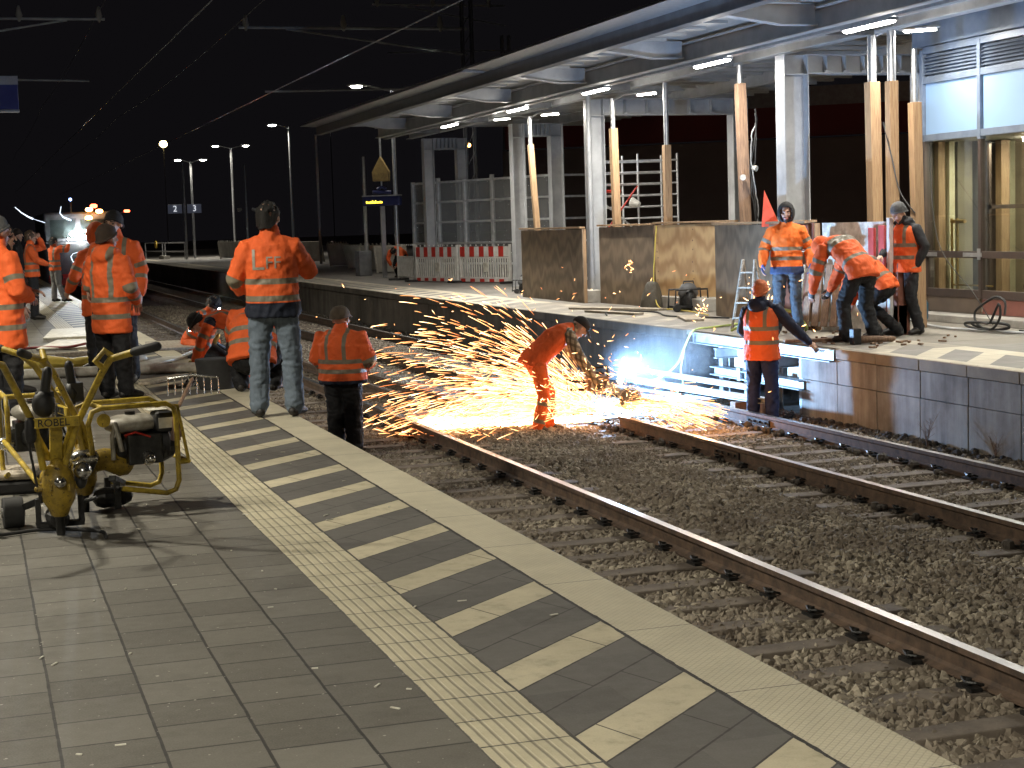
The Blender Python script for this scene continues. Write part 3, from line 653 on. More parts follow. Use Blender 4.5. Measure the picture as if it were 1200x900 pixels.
# far platform slab, open on its lower side between Y 18.9 and 22.3 where blocks were taken out
o = sheet('far_platform', 9.96, 22.4, 34, 170, 0, M['far_paving'], .13, .01); tag(o, 'far platform with pale edge strip', 'platform', kind='structure')
o2 = sheet('far_platform', 9.96, 17.95, 34, 22.4, 0, M['far_paving'], .07); tag(o2, 'far platform deck over the opened edge', 'platform', kind='structure')
o3 = sheet('far_platform', 9.96, -12, 34, 17.95, 0, M['far_paving'], .13, .01); tag(o3, 'far platform with cream and grey slabs', 'platform', kind='structure')
mb = MB(); y = 22.4; mb.box(10.02, 22.4, -1.3, 10.5, 170, -.13)
mb.box(9.955, 22.4, -.14, 9.90, 170, -.002)
tag(mb.build('far_platform_wall', M['old_wall'], bevel=.004), 'dark stained concrete wall below the far platform edge', 'wall', kind='structure')
mb = MB(); mb.box(11.6, 18.0, -1.3, 11.9, 23.0, -.07); mb.box(9.96, 22.32, -1.3, 11.8, 22.45, -.07); mb.box(10.2, 18.6, -1.3, 11.8, 18.72, -.07)
tag(mb.build('cavity_wall', M['earth']), 'dark earth behind the opened platform edge', 'wall', kind='structure')
M['block_tan_lit'] = simple('block_tan_lit', (.43,.37,.29), (.28,.235,.18), 2.0, .85, 0, .3, 50, obj=False)  # capping blocks, their tan takes in the warm light of the sparks
# block wall, courses of single blocks with open joints
for zi, (z0, z1, off, xo) in enumerate(((-.128,-.004,.03,0),(-.435,-.136,.03,.012),(-1.0,-.443,.42,.022))):
    mb = MB(); y = 18.87 if zi else 18.6
    if zi == 0: y = 17.93
    if zi == 1: y = 18.85
    yy = y
    while yy > -6:
        dx = random.uniform(-.003,.003); mb.box(9.925+xo+dx, yy-.925, z0, 10.3, yy-.006, z1); yy -= .932
    tag(mb.build('block_wall', M['block' if zi else 'block_tan_lit'], bevel=.006), ['thin capping course of pale blocks along the far platform edge', 'upper course of large concrete blocks below the far platform edge', 'lowest course of large concrete blocks beside the ballast'][zi], 'wall', kind='structure')
# ------------------------------------------------------------------ tracks
def rail_mesh(mb, x, y0, y1):
    z = -D; prof = [(-.036,0),(.036,0),(.037,-.035),(.010,-.048),(.009,-.125),(.030,-.142),(.070,-.155),(.070,-.165),(-.070,-.165),(-.070,-.155),(-.030,-.142),(-.009,-.125),(-.010,-.048),(-.037,-.035)]
    prof = prof[::-1]; step = max(1, int((y1-y0)/8)); vs = []
    for i in range(step+1): vs += [(x+px, y0+(y1-y0)*i/step, z+pz) for px, pz in prof]
    n = len(prof); fs = [tuple(range(n)), tuple(step*n+k for k in range(n-1, -1, -1))]
    for i in range(step):
        for k in range(n): fs.append((i*n+k, i*n+(k+1) % n, (i+1)*n+(k+1) % n, (i+1)*n+k))
    mb.add(vs, fs)
def track(xl, xr, label, segs, seed):
    rnd = random.Random(seed)
    t = empty('railway_track', ((xl+xr)/2, 0, ZS), label, 'railway track')
    for x, ss in ((xl, segs[0]), (xr, segs[1])):
        for (a, b_) in ss:
            mb = MB(); rail_mesh(mb, x, a, b_); o = mb.build('rail', M['rail'], smooth=False, bevel=0.0)
            o.parent = t; o.matrix_parent_inverse = Matrix.Translation((-(xl+xr)/2, 0, -ZS))
    mb = MB()
    prof = [(-.13,-.2),(.13,-.2),(.10,0),(-.10,0)]
    Mx = Matrix(((0,1,0,0),(1,0,0,0),(0,0,1,0),(0,0,0,1)))
    mb.prism(prof, -1.3, 1.3, Mx)
    slp = mb.build('sleeper', M['sleeper'], t, bevel=.012)
    clips = []
    for sx in (-1, 1):
        for s2 in (-1, 1):
            cb = MB(); cx = 0.0
            cb.box(cx-.035, -.075, .0, cx+.035, .075, .022); cb.cyl((cx, 0, .02), (cx, 0, .062), .016, 8); cb.cyl((cx,0,.03),(cx,0,.045),.030,6)
            cb.tube([(cx-s2*.05, -.06, .035), (cx, -.07, .05), (cx+s2*.02, 0, .04), (cx, .07, .05), (cx-s2*.05, .06, .035)], .009, 6)
            c_ = cb.build('rail_clip', M['dark_metal'], slp); c_.location = (sx*(xr-xl)/2 + s2*.105, 0, 0); clips.append(c_)
    far = MB(); n = 0; y = 3.4
    while y < 150:
        if n == 0: slp.location = (0, y, 0)
        elif n < 100:
            c = slp.copy(); COL.objects.link(c); c.location = (rnd.uniform(-.02,.02), y+rnd.uniform(-.02,.02), rnd.uniform(-.008,.004)); c.rotation_euler = (0,0,rnd.uniform(-.012,.012))
            if 5 < y < 26:
                for q in clips: d = q.copy(); COL.objects.link(d); d.parent = c
        else: far.box(-1.3, y-.12, -.1, 1.3, y+.12, 0)
        n += 1; y += .6
    o = far.build('sleepers', M['sleeper'], t); o['kind'] = 'stuff'
    return t
track(3.60, 5.10, 'near railway track with one long rail shining beside the platform', ([(-4,160)], [(-4,160)]), 1)
track(7.52, 9.03, 'far railway track whose nearer rail is cut through at the worker', ([(-4,18.97),(20.9,160)], [(-4,18.2),(18.206,160)]), 2)
# rail joint plates
for (x, y, lb) in ((9.03, 18.2, 'bolted joint plate on the rail behind the man in the orange beanie'), (7.52, 15.9, 'dark joint plate on the freshly cut brown rail')):
    mb = MB()
    for s in (-1, 1):
        mb.box(x+s*.014, y-.3, -D-.125, x+s*.032, y+.3, -D-.055)
        for j in range(4): mb.cyl((x+s*.03, y-.22+.147*j, -D-.09), (x+s*.055, y-.22+.147*j, -D-.09), .016, 6)
    tag(mb.build('joint_plate', M['dark_metal']), lb, 'joint plate')
# ballast: scattered stones (geometry nodes over an uneven bed)
def ballast():
    x0, x1, y0, y1 = 2.62, 10.0, 2.5, 60.0
    nx, ny = 60, 420; vs = []; fs = []
    for j in range(ny+1):
        y = y0 + (y1-y0)*(j/ny)**1.35
        for i in range(nx+1):
            x = x0+(x1-x0)*i/nx; z = -.963 + .022*noise.noise(V((x*2.2, y*2.2, 0))) + .012*noise.noise(V((x*7, y*7, 3)))
            if 5.65 < x < 7.0: z += .055*min(1, (x-5.65)/.25, (7.0-x)/.25)
            if x > 9.4: z += .03 + .05*max(0, noise.noise(V((x*1.5, y*.9, 7))))
            if 3.75 < x < 4.95: z += .010*noise.noise(V((x*1.3, y*1.3, 9)))
            vs.append((x, y, z))
    for j in range(ny):
        for i in range(nx): a = j*(nx+1)+i; fs.append((a, a+1, a+nx+2, a+nx+1))
    mb = MB(); mb.v = vs; mb.f = fs; mb.m = [0]*len(fs)
    me = bpy.data.meshes.new('ballast'); me.from_pydata(vs, [], fs); me.materials.append(M['earth']); me.materials.append(M['ballast'])
    dn = me.attributes.new('dens', 'FLOAT', 'POINT'); dn.data.foreach_set('value', [1.0 if v[1] < 26 else (.5 if v[1] < 34 else .22) for v in vs])
    o = bpy.data.objects.new('ballast', me); COL.objects.link(o); tag(o, 'brown grey ballast stones between and around the rails', 'ballast', kind='stuff')
    ng = bpy.data.node_groups.new('stones', 'GeometryNodeTree'); ng.interface.new_socket('Geometry', in_out='INPUT', socket_type='NodeSocketGeometry'); ng.interface.new_socket('Geometry', in_out='OUTPUT', socket_type='NodeSocketGeometry')
    gi = ng.nodes.new('NodeGroupInput'); go = ng.nodes.new('NodeGroupOutput'); jn = ng.nodes.new('GeometryNodeJoinGeometry')
    na = ng.nodes.new('GeometryNodeInputNamedAttribute'); na.data_type = 'FLOAT'; na.inputs[0].default_value = 'dens'
    dm = ng.nodes.new('ShaderNodeMath'); dm.operation = 'MULTIPLY'; dm.inputs[1].default_value = 620; ng.links.new(na.outputs[0], dm.inputs[0])
    df = ng.nodes.new('GeometryNodeDistributePointsOnFaces'); ng.links.new(gi.outputs[0], df.inputs['Mesh']); ng.links.new(dm.outputs[0], df.inputs['Density'])
    gti = ng.nodes.new('GeometryNodeGeometryToInstance')
    for k in range(7):
        ic = ng.nodes.new('GeometryNodeMeshIcoSphere'); ic.inputs['Radius'].default_value = .033; ic.inputs['Subdivisions'].default_value = 1
        nz = ng.nodes.new('ShaderNodeTexNoise'); nz.noise_dimensions = '4D'; nz.inputs['Scale'].default_value = 20; nz.inputs['W'].default_value = k*3.7; nz.inputs['Detail'].default_value = 1
        sb = ng.nodes.new('ShaderNodeVectorMath'); sb.operation = 'SUBTRACT'; sb.inputs[1].default_value = (.5,.5,.5); ng.links.new(nz.outputs['Color'], sb.inputs[0])
        sc = ng.nodes.new('ShaderNodeVectorMath'); sc.operation = 'SCALE'; sc.inputs['Scale'].default_value = .085; ng.links.new(sb.outputs[0], sc.inputs[0])
        st = ng.nodes.new('GeometryNodeSetPosition'); ng.links.new(ic.outputs['Mesh'], st.inputs['Geometry']); ng.links.new(sc.outputs[0], st.inputs['Offset'])
        ng.links.new(st.outputs[0], gti.inputs[0])
    io = ng.nodes.new('GeometryNodeInstanceOnPoints'); ng.links.new(df.outputs['Points'], io.inputs['Points']); ng.links.new(gti.outputs[0], io.inputs['Instance']); io.inputs['Pick Instance'].default_value = True
    rr = ng.nodes.new('FunctionNodeRandomValue'); rr.data_type = 'FLOAT_VECTOR'; rr.inputs[1].default_value = (6.28,6.28,6.28); ng.links.new(rr.outputs[0], io.inputs['Rotation'])
    rs = ng.nodes.new('FunctionNodeRandomValue'); rs.data_type = 'FLOAT_VECTOR'; rs.inputs[0].default_value = (.55,.5,.4); rs.inputs[1].default_value = (1.35,1.1,.95); rs.inputs['Seed'].default_value = 5
    ng.links.new(rs.outputs[0], io.inputs['Scale'])
    sm = ng.nodes.new('GeometryNodeSetMaterial'); sm.inputs['Material'].default_value = M['ballast_s']; ng.links.new(io.outputs[0], sm.inputs[0])
    ng.links.new(gi.outputs[0], jn.inputs[0]); ng.links.new(sm.outputs[0], jn.inputs[0]); ng.links.new(jn.outputs[0], go.inputs[0])
    md = o.modifiers.new('g', 'NODES'); md.node_group = ng
def stone():
    m, nt, b = newmat('ballast_stone'); oi = nt.nodes.new('ShaderNodeObjectInfo'); vec = coords(nt)
    n = noise_(nt, vec, 1.3, 4, .6); n2 = noise_(nt, vec, 70, 3)
    a = mix_(nt, oi.outputs['Random'], (0.11,0.09,0.065), (0.62,0.55,0.43)); a = mix_(nt, ramp_(nt, n, .35, .65), a, (0.21,0.17,0.13))
    a = mix_(nt, math_(nt, 'MULTIPLY', n2, .4), a, (0.07,0.055,0.045))
    L(nt, a, b.inputs['Base Color']); b.inputs['Roughness'].default_value = .85; return m
M['ballast_s'] = stone()
ballast()
# clods of dirt and old clips along rail B and at the wall foot
mb = MB(); rnd = random.Random(4)
for i in range(170):
    side_ = rnd.choice((7.38, 7.66, 9.2, 8.88)) + rnd.uniform(-.03,.03); y = rnd.uniform(8, 19.5); s = rnd.uniform(.02,.06)
    for q in range(3): mb.ell((side_+rnd.uniform(-.03,.03), y+rnd.uniform(-.05,.05), ZS+s*.5), (s*rnd.uniform(.5,1), s*rnd.uniform(.5,1.2), s*rnd.uniform(.5,.9)), None, 6, 4)
for i in range(420):
    y = rnd.uniform(8, 19); s = rnd.uniform(.012,.05); x = rnd.gauss(9.72,.09); mb.ell((x, y, ZS+.02+s*.4), (s, s*1.2, s*.8), None, 5, 4)
tag(mb.build('dirt_clods', M['earth']), 'dark clods of dirt and weeds along the far rails and wall foot', 'dirt', kind='stuff')
# weeds at the wall foot
for n_, (x, y, hh) in enumerate(((9.70, 15.55, .38), (9.74, 14.35, .30))):
    rt_ = random.Random(n_); mb = MB()
    for i in range(11):
        a = rt_.uniform(0, 6.28); l = hh*rt_.uniform(.5,1.1); lean = rt_.uniform(.1,.6); p = [V((x, y, ZS))]
        for j in range(1, 5): t = j/4; p.append(V((x+math.cos(a)*lean*l*t*t, y+math.sin(a)*lean*l*t*t, ZS+l*t)))
        mb.loft(p, [.004,.0035,.003,.002,.001], 5)
        for j in (2,3):
            q = p[j]; mb.tube([q, q+V((rt_.uniform(-.07,.07), rt_.uniform(-.07,.07), .05))], .0018, 4)
    tag(mb.build('dry_weed', M['timber_old']), ['dry twiggy weed at the foot of the lit grey blocks', 'dry twiggy weed by the wall at the right picture edge'][n_], 'weed')
# ------------------------------------------------------------------ sun-free lighting
def light(kind, loc, power, col=(1,.93,.82), size=.2, rot=None, name='lamp', sy=None, spot=None, blend=.4):
    l = bpy.data.lights.new(name, kind); l.energy = power; l.color = col
    if kind == 'AREA':
        l.size = size
        if sy: l.shape = 'RECTANGLE'; l.size_y = sy
    elif kind in ('POINT', 'SPOT'): l.shadow_soft_size = size
    if kind == 'SPOT': l.spot_size = spot or 2.0; l.spot_blend = blend
    o = bpy.data.objects.new(name, l); COL.objects.link(o); o.location = loc
    if rot is not None: o.rotation_euler = rot
    return o
def aim(o, to):
    d = V(to)-o.location; o.rotation_euler = d.to_track_quat('-Z', 'Y').to_euler(); return o
# ------------------------------------------------------------------ canopy
M['roof_paint'] = simple('roof_paint', (.46,.455,.44), (.34,.335,.32), 1.3, .5, 0, .05, 20)
cn = empty('canopy', (12, 30, 4.3), 'long grey steel canopy roof over the far platform with strip lights below', 'canopy')
inv = Matrix.Translation((-12,-30,-4.3))
def cp(mb, name, mat, parent=cn, bevel=0, smooth=False, invm=inv):
    o = mb.build(name, mat, None, smooth, bevel); o.parent = parent; o.matrix_parent_inverse = invm; return o
def roofz(x): return 4.62 - .028*(x-9.9) if x < 12.3 else 4.55 + .03*(x-12.3)
Y0, Y1 = 12.0, 48.2
mb = MB()   # roof sheet with folded profile
prof = []
mb.add([(9.55,Y0,4.66),(9.55,Y1,4.66),(12.3,Y1,4.56),(12.3,Y0,4.56),(18.5,Y0,4.78),(18.5,Y1,4.78),(9.55,Y0,4.72),(9.55,Y1,4.72),(12.3,Y1,4.62),(12.3,Y0,4.62),(18.5,Y0,4.84),(18.5,Y1,4.84)],
       [(0,1,2,3),(3,2,5,4),(6,9,8,7),(9,10,11,8),(0,6,7,1),(4,5,11,10),(0,3,9,6),(3,4,10,9),(1,7,8,2),(2,8,11,5)])
cp(mb, 'roof_sheet', M['roof_paint'])
mb = MB()
for y in np.arange(Y0+.5, Y1, .78): mb.box(9.98, y, 4.555, 11.2, y+.16, 4.60); mb.box(12.5, y, 4.50, 18.2, y+.1, 4.56)
cp(mb, 'roof_ribs', M['roof_paint'])
mb = MB(); mb.box(9.84, Y0, 4.36, 9.93, Y1, 4.60); mb.box(9.80, Y0, 4.345, 10.0, Y1, 4.359); cp(mb, 'fascia_beam', M['steel_dark'], bevel=.006)
mb = MB(); mb.add([(9.30,Y0,4.60),(9.42,Y0,4.66),(9.86,Y0,4.61),(9.86,Y0,4.58),(9.30,31.0,4.60),(9.42,31.0,4.66),(9.86,31.0,4.61),(9.86,31.0,4.58)], [(0,1,2,3),(4,7,6,5),(0,4,5,1),(1,5,6,2),(2,6,7,3),(3,7,4,0)]); cp(mb, 'gutter_edge', M['galv'])
mb = MB(); mb.add([(9.36,31.6,4.60),(9.46,31.6,4.66),(9.86,31.6,4.61),(9.86,31.6,4.58),(9.36,Y1,4.60),(9.46,Y1,4.66),(9.86,Y1,4.61),(9.86,Y1,4.58)], [(0,1,2,3),(4,7,6,5),(0,4,5,1),(1,5,6,2),(2,6,7,3),(3,7,4,0)]); cp(mb, 'gutter_edge', M['galv'])
for x, h in ((11.62,.30),(12.55,.34)):
    mb = MB(); mb.ibeam((x, Y0, 4.52-h/2), (x, Y1-.3, 4.52-h/2), .20, h, .018); cp(mb, 'girder', M['steel_grey'])
mb = MB(); mb.ibeam((15.7, Y0, 4.42), (15.7, Y1-.3, 4.42), .18, .26, .018); cp(mb, 'girder', M['steel_grey'])
mb = MB(); mb.box(11.33, Y0, 4.095, 11.47, Y1-2, 4.135); cp(mb, 'light_rail', M['galv'])
for i, y in enumerate((17.0, 21.3, 25.9, 30.5, 35.1, 39.8, 44.3)):   # tapered brackets
    mb = MB(); Mx = Matrix.Translation((0, y, 0))
    mb.prism([(9.93,4.44),(11.0,4.29),(11.53,4.29),(11.53,4.56),(9.93,4.60)], -.012, .012, Mx)
    mb.add([Mx @ V(p) for p in ((9.93,-.09,4.435),(9.93,.09,4.435),(11.0,.09,4.285),(11.0,-.09,4.285),(11.53,.09,4.285),(11.53,-.09,4.285),(9.93,-.09,4.42),(9.93,.09,4.42),(11.0,.09,4.27),(11.0,-.09,4.27),(11.53,.09,4.27),(11.53,-.09,4.27))],
           [(0,1,2,3),(3,2,4,5),(6,9,8,7),(9,11,10,8),(0,6,7,1),(4,10,11,5),(0,3,9,6),(3,5,11,9),(1,7,8,2),(2,8,10,4)])
    cp(mb, 'bracket', M['steel_grey'])
    mb = MB(); mb.beam((11.72, y, 4.20), (12.45, y, 4.20), .1, .12); cp(mb, 'bracket', M['steel_dark'])
for y in (39.6, 34.3, 29.6, 24.45, 19.6, 15.0):    # strip lights under the rail
    fx = empty('strip_light', (11.4, y, 4.06), {39.6:'strip light under the canopy near its far end',34.3:'strip light under the canopy, second from its far end',29.6:'strip light under the canopy over the dark plywood hoarding',24.45:'bright strip light under the canopy left of the big blue grey column',19.6:'bright strip light under the canopy above the bending men',15.0:'strip light under the canopy beyond the right picture edge'}[y], 'strip light', 'strip lights under the canopy')
    mb = MB(); mb.box(-.075, -.62, .0, .075, .62, .035); mb.build('housing', M['galv'], fx, bevel=.005)
    mb = MB(); mb.loft([(0,-.58,-.012),(0,.58,-.012)], [(.055,.022)]*2, 10, (1,0,0)); mb.build('tube', M['lamp_strip'], fx, True)
    light('POINT', (11.4, y, 3.93), 17, (1,.92,.80), .10, None, 'strip_glow')
    lt = light('AREA', (11.4, y, 4.02), 125 if y > 20 else 105, (1,.94,.83), .15, (0,0,0), 'strip_lamp', 1.2)
# portal frames
def gate(name_label, y, xa, xb, zt, w=.30, big=False, beamh=.33, mat='steel_grey'):
    g = empty('portal_frame', (xa, y, 0), name_label, 'portal frame')
    for x in (xa, xb-w):
        mb = MB(); a = -xa
        # H section: flanges across X, web between
        mb.box(x+a, -.15, 0, x+a+.018, .15, zt-.004); mb.box(x+w+a-.018, -.15, 0, x+w+a, .15, zt-.004); mb.box(x+a+.018, -.008, 0, x+w+a-.018, .008, zt-.004)
        for z in ((zt-beamh,)): mb.box(x+a+.018, -.145, z-.016, x+w+a-.018, .145, z)
        c = mb.build('column', M[mat], g)
        mb = MB(); mb.box(x+a-.06, -.2, 0, x+w+a+.06, .2, .02); mb.build('base_plate', M[mat], c)
    mb = MB(); L0, L1 = w+.001, xb-xa-w-.001
    mb.box(L0, -.15, zt-.018, L1, .15, zt); mb.box(L0, -.15, zt-beamh, L1, .15, zt-beamh+.018); mb.box(L0, -.008, zt-beamh+.018, L1, .008, zt-.018)
    for k in range(1, 6): x = L0+(L1-L0)*k/6; mb.box(x-.006, -.14, zt-beamh+.02, x+.006, -.009, zt-.02); mb.box(x-.05,-.16,zt-beamh+.02,x+.05,-.146,zt-beamh+.05) 
    mb.build('beam', M[mat], g); return g
gate('big blue grey portal frame with heavy column behind the hooded man', 23.4, 12.05, 14.85, 4.08, .42, beamh=.30)
gate('wide portal frame standing in the dark plywood hoarding around the scaffold', 32.0, 12.10, 15.65, 4.08, .34)
gate('narrow portal frame just left of the plywood hoarding', 41.0, 13.42, 14.80, 4.16, .34)
gate('narrow portal frame at the far end of the canopy', 47.3, 12.78, 14.08, 4.16, .30)
# plinth of the front pipe and down pipe at the wide frame
mb = MB(); mb.cyl((11.98,31.55,.2),(11.98,31.55,4.2),.05,14); dp = mb.build('down_pipe', M['steel_grey'], smooth=True); tag(dp, 'thin blue grey down pipe in front of the dark hoarding', 'pipe')
mb = MB(); mb.box(11.72,31.2,0,12.2,31.8,.24); mb.build('plinth', M['concrete'], dp, bevel=.01)
# ------------------------------------------------------------------ hoardings
def sheetwall(label, a, b, h0, h1, mat, joints=(), cap=True, th=.02, battens=False, knots=False):
    a = V((*a, 0)); b = V((*b, 0)); d = (b-a); Ln = d.length; ang = math.atan2(d.y, d.x)
    g = empty('plywood_hoarding', a, label, 'hoarding', None, ang)
    js = [0, *joints, 1]
    for i in range(len(js)-1):
        mb = MB(); mb.box(js[i]*Ln+.004, -th/2, h0, js[i+1]*Ln-.004, th/2, h1+random.uniform(-.008,.008)); o = mb.build('panel', M[mat[i] if isinstance(mat, tuple) else mat], g, bevel=.002)
        if knots and i in knots:
            mb = MB()
            for zz in np.linspace(h0+.1, h1-.1, 7):
                for xx in (js[i]*Ln+.07, js[i+1]*Ln-.09): mb.ell((xx+random.uniform(-.02,.02), 0, zz+random.uniform(-.05,.05)), (.035,.0125,.028), None, 8, 6)
            mb.build('knots', M['timber_old'], o)
    if cap: mb = MB(); mb.box(0, -.06, h1+.012, Ln, .05, h1+.047); mb.build('top_rail', M['timber'], g, bevel=.003)
    for q in (.02, .5, .98): mb = MB(); mb.box(q*Ln-.03, th/2+.002 , 0, q*Ln+.03, th/2+.08, h1); mb.build('stud', M['timber'], g)
    return g
sheetwall('two weathered plywood sheets left of the down pipe', (11.62,34.95), (11.62,31.1), .0, 1.47, 'ply_dark', (.47,))
sheetwall('weathered plywood sheets right of the down pipe', (11.9,30.9), (12.05,28.5), .0, 1.50, 'ply_dark', (.62,))
sheetwall('bright raw plywood sheets with knots beside the power tools', (12.05,28.45), (12.72,26.4), .22, 1.52, 'ply_light', (.52,), knots=(0,))
sheetwall('dark brown film faced plywood behind the hooded man', (11.75,25.2), (11.22,21.0), .0, 1.49, ('ply_dark','ply_red'), (.72,))
sheetwall('rusty brown plywood sheet between the hooded man and the white board', (11.45,21.95), (11.28,20.95), .0, 1.50, ('ply_red',), ())
mb = MB(); mb.box(12.0,26.4,0,12.9,28.6,.22); tag(mb.build('concrete_plinth', M['concrete'], bevel=.01), 'low concrete plinth under the bright plywood', 'plinth')
# white sheathing board, red boards, inner timber
g = empty('white_board', (11.42,20.9,0), 'scuffed white board standing behind the bending men', 'board')
bt = MB(); bt.beam((11.40-11.42,.0,.75),(11.63-11.42,-1.3,.75),.03,1.5); bt.build('panel', M['white_dirty'], g)
for j,(x,y) in enumerate(((11.52,19.78),(11.57,19.60))):
    mb = MB(); mb.box(x-.02,y-.07,.75-j*.02,x+.02,y+.07,1.42+.03*j); tag(mb.build('red_board', simple('pinkred%d'%j,(.60,.10,.09),(.45,.07,.06),8,.5), bevel=.004), ['left of two upright pink red boards','right of two upright pink red boards'][j]+' beside the white board', 'board')
mb = MB(); mb.box(11.57,19.42,0,11.63,19.49,1.55); tag(mb.build('white_post', M['white'], bevel=.004), 'thin white upright strip right of the red boards', 'post')
mb = MB(); mb.box(11.62,19.3,0,11.80,19.62,.95); tag(mb.build('brown_panel', M['ply_red'], bevel=.004), 'brown red panel leaning between the bending men and the beanie man', 'panel')
# ------------------------------------------------------------------ timber cased lamp posts
def cased(label, x, y, z0, zw, zt, lean=(0,0), w=.13, lamp=None, mat='timber', double=False, pole=.045):
    g = empty('cased_post', (x, y, 0), label, 'post')
    mb = MB(); mb.beam((0,0,z0),(lean[0],lean[1],zw), w, w, V((0,1,0))); mb.build('timber_casing', M[mat], g, bevel=.006)
    if w > .18: mb = MB(); mb.beam((-w*.5-.022,.0,z0),(lean[0]-w*.5-.022,lean[1],zw-.12), .035, .035, V((1,0,0))); mb.build('edge_board', M['white_dirty'], g, bevel=.003)
    mb = MB(); mb.tube([(lean[0],lean[1],zw-.05),(lean[0],lean[1],zt)], pole, 14); p = mb.build('pole', M['galv'], g, True)
    if lamp:
        for dx, dy in lamp:
            mb = MB(); mb.tube([(lean[0],lean[1],zt-.05),(lean[0]+dx*.35,lean[1]+dy*.35,zt+.05),(lean[0]+dx*.7,lean[1]+dy*.7,zt+.04)], .022, 8); mb.build('arm', M['galv'], g, True)
            c = V((lean[0]+dx*.95, lean[1]+dy*.95, zt+.03)); d = V((dx,dy,0)).normalized()
            mb = MB(); mb.loft([c-d*.30,c-d*.2,c+d*.2,c+d*.28],[(.05,.02),(.09,.035),(.09,.03),(.05,.015)],12,(d.y,-d.x,0)); h = mb.build('lamp_head', M['galv'], g, True)
            mb = MB(); mb.box(-.22,-.055,-.012,.22,.055,.0,Matrix.Translation(c+V((0,0,-.034)))@Matrix(((d.x,-d.y,0,0),(d.y,d.x,0,0),(0,0,1,0),(0,0,0,1)))); mb.build('lens', M['lamp_white'], h)
            light('AREA', (x+c.x, y+c.y, zt-.05), 55, (1,.93,.82), .3, (0,0,0), 'post_lamp')
    return g
cased('timber cased lamp post above the left plywood sheets', 12.3, 35.6, 0, 3.37, 4.0, (-.15,.1), .12, [(-.4,.9),(.3,-.6)])
cased('timber cased lamp post standing before the scaffold', 12.3, 30.9, 0, 3.43, 4.02, (-.05,0), .14, [(.35,-1.0)])
cased('timber cased steel post right of the scaffold without a lamp', 12.3, 28.4, 0, 2.97, 4.1, (0,0), .13)
cased('leftmost of the tall bright timber posts above the bending men', 12.6, 21.5, 0, 3.50, 4.18, (-.02,.05), .17, [(.5,-.55)], pole=.065)
cased('middle tall timber post directly beside the leftmost bright one', 12.6, 21.05, 0, 3.47, 4.18, (0,0), .14, pole=.06)
cased('rightmost tall timber post against the glass building', 12.6, 20.35, 0, 3.12, 3.85, (-.03,.05), .14, pole=.04)
g = cased('old grey timber post wrapped in loose cables beside the big column', 12.3, 25.1, 0, 3.80, 4.1, (-.05,.1), .15, None, 'timber_old')
for q in range(3):
    mb = MB(); rr = random.Random(q); pts = []
    for i in range(26):
        t = i/25; pts.append((.08+.05*math.sin(t*11+q)+rr.uniform(-.02,.02), -.10-.03*math.cos(t*9+q), 3.3-t*2.9+.08*math.sin(t*17+q*2)))
    mb.tube(pts, .011, 6); mb.build('cable', M[('rubber','rubber','galv')[q]], g, True)
for z, sx in ((2.42,.11),(2.28,-.14)):
    mb = MB(); mb.loft([(sx*.6,-.05,z),(sx,-.13,z-.02)],[.03,.05],12,None,False); mb.build('floodlight', M['white_dirty'], g, True)
# steel pipe scaffold tower
sc = empty('scaffold_tower', (13.25, 34, 0), 'silver scaffold tower with red braces behind the plywood hoarding', 'scaffold')
for x in (0, .78, 1.72):
    for y in (0, .9):
        mb = MB(); mb.tube([(x,y,0),(x,y,3.05)], .022, 10); mb.build('upright', M['alu_matt'], sc, True)
for z in (.4,.9,1.4,1.65,1.9,2.15,2.4,2.65,2.9):
    for y in (0,.9):
        mb = MB(); mb.tube([(0,y,z),(1.72,y,z+.01)], .018, 8); mb.build('rung', M['alu_matt'], sc, True)
mb = MB(); mb.tube([(0,-.03,1.4),(.75,-.03,2.35)], .02, 8); mb.tube([(0,-.03,2.25),(.35,-.03,2.25)],.035,8); mb.build('brace', M['red'], sc, True)
mb = MB(); mb.tube([(0,-.05,1.95),(.75,-.05,1.35)], .02, 8); mb.build('brace', M['alu'], sc, True)
mb = MB(); mb.cyl((.5,-.3,2.0),(.62,-.45,1.95),.12,14,.05); tag(mb.build('work_lamp', M['white']), 'small white work lamp on the scaffold', 'lamp').location = (13.25,34,0)
# ------------------------------------------------------------------ glass waiting shelter and barriers
sh = empty('glass_shelter', (13.0, 49.4, 0), 'aluminium framed glass waiting shelter behind the red and white barriers', 'shelter', None, math.atan2(-6.4, 2.2))
def glass():
    m = bpy.data.materials.new('glass'); m.use_nodes = True; nt = m.node_tree; nt.nodes.clear(); o = nt.nodes.new('ShaderNodeOutputMaterial')
    t = nt.nodes.new('ShaderNodeBsdfTransparent'); t.inputs[0].default_value = (.86,.90,.88,1); g = nt.nodes.new('ShaderNodeBsdfGlossy'); g.inputs['Roughness'].default_value = .02
    lw = nt.nodes.new('ShaderNodeLayerWeight'); lw.inputs[0].default_value = .5; fr = nt.nodes.new('ShaderNodeMath'); fr.operation = 'POWER'; fr.inputs[1].default_value = 4.0; nt.links.new(lw.outputs['Facing'], fr.inputs[0]); mx = nt.nodes.new('ShaderNodeMixShader')
    ad = nt.nodes.new('ShaderNodeMath'); ad.operation = 'ADD'; ad.inputs[1].default_value = .09; nt.links.new(fr.outputs[0], ad.inputs[0])
    nt.links.new(ad.outputs[0], mx.inputs[0]); nt.links.new(t.outputs[0], mx.inputs[1]); nt.links.new(g.outputs[0], mx.inputs[2]); nt.links.new(mx.outputs[0], o.inputs[0]); return m
M['glass'] = glass()
def hazy():
    m, nt, b = newmat('glass_hazy'); b.inputs['Base Color'].default_value = (.62,.65,.66,1); b.inputs['Roughness'].default_value = .3; b.inputs['Alpha'].default_value = .24; return m
M['glass_hazy'] = hazy()
LW = 6.75; HT = 2.95
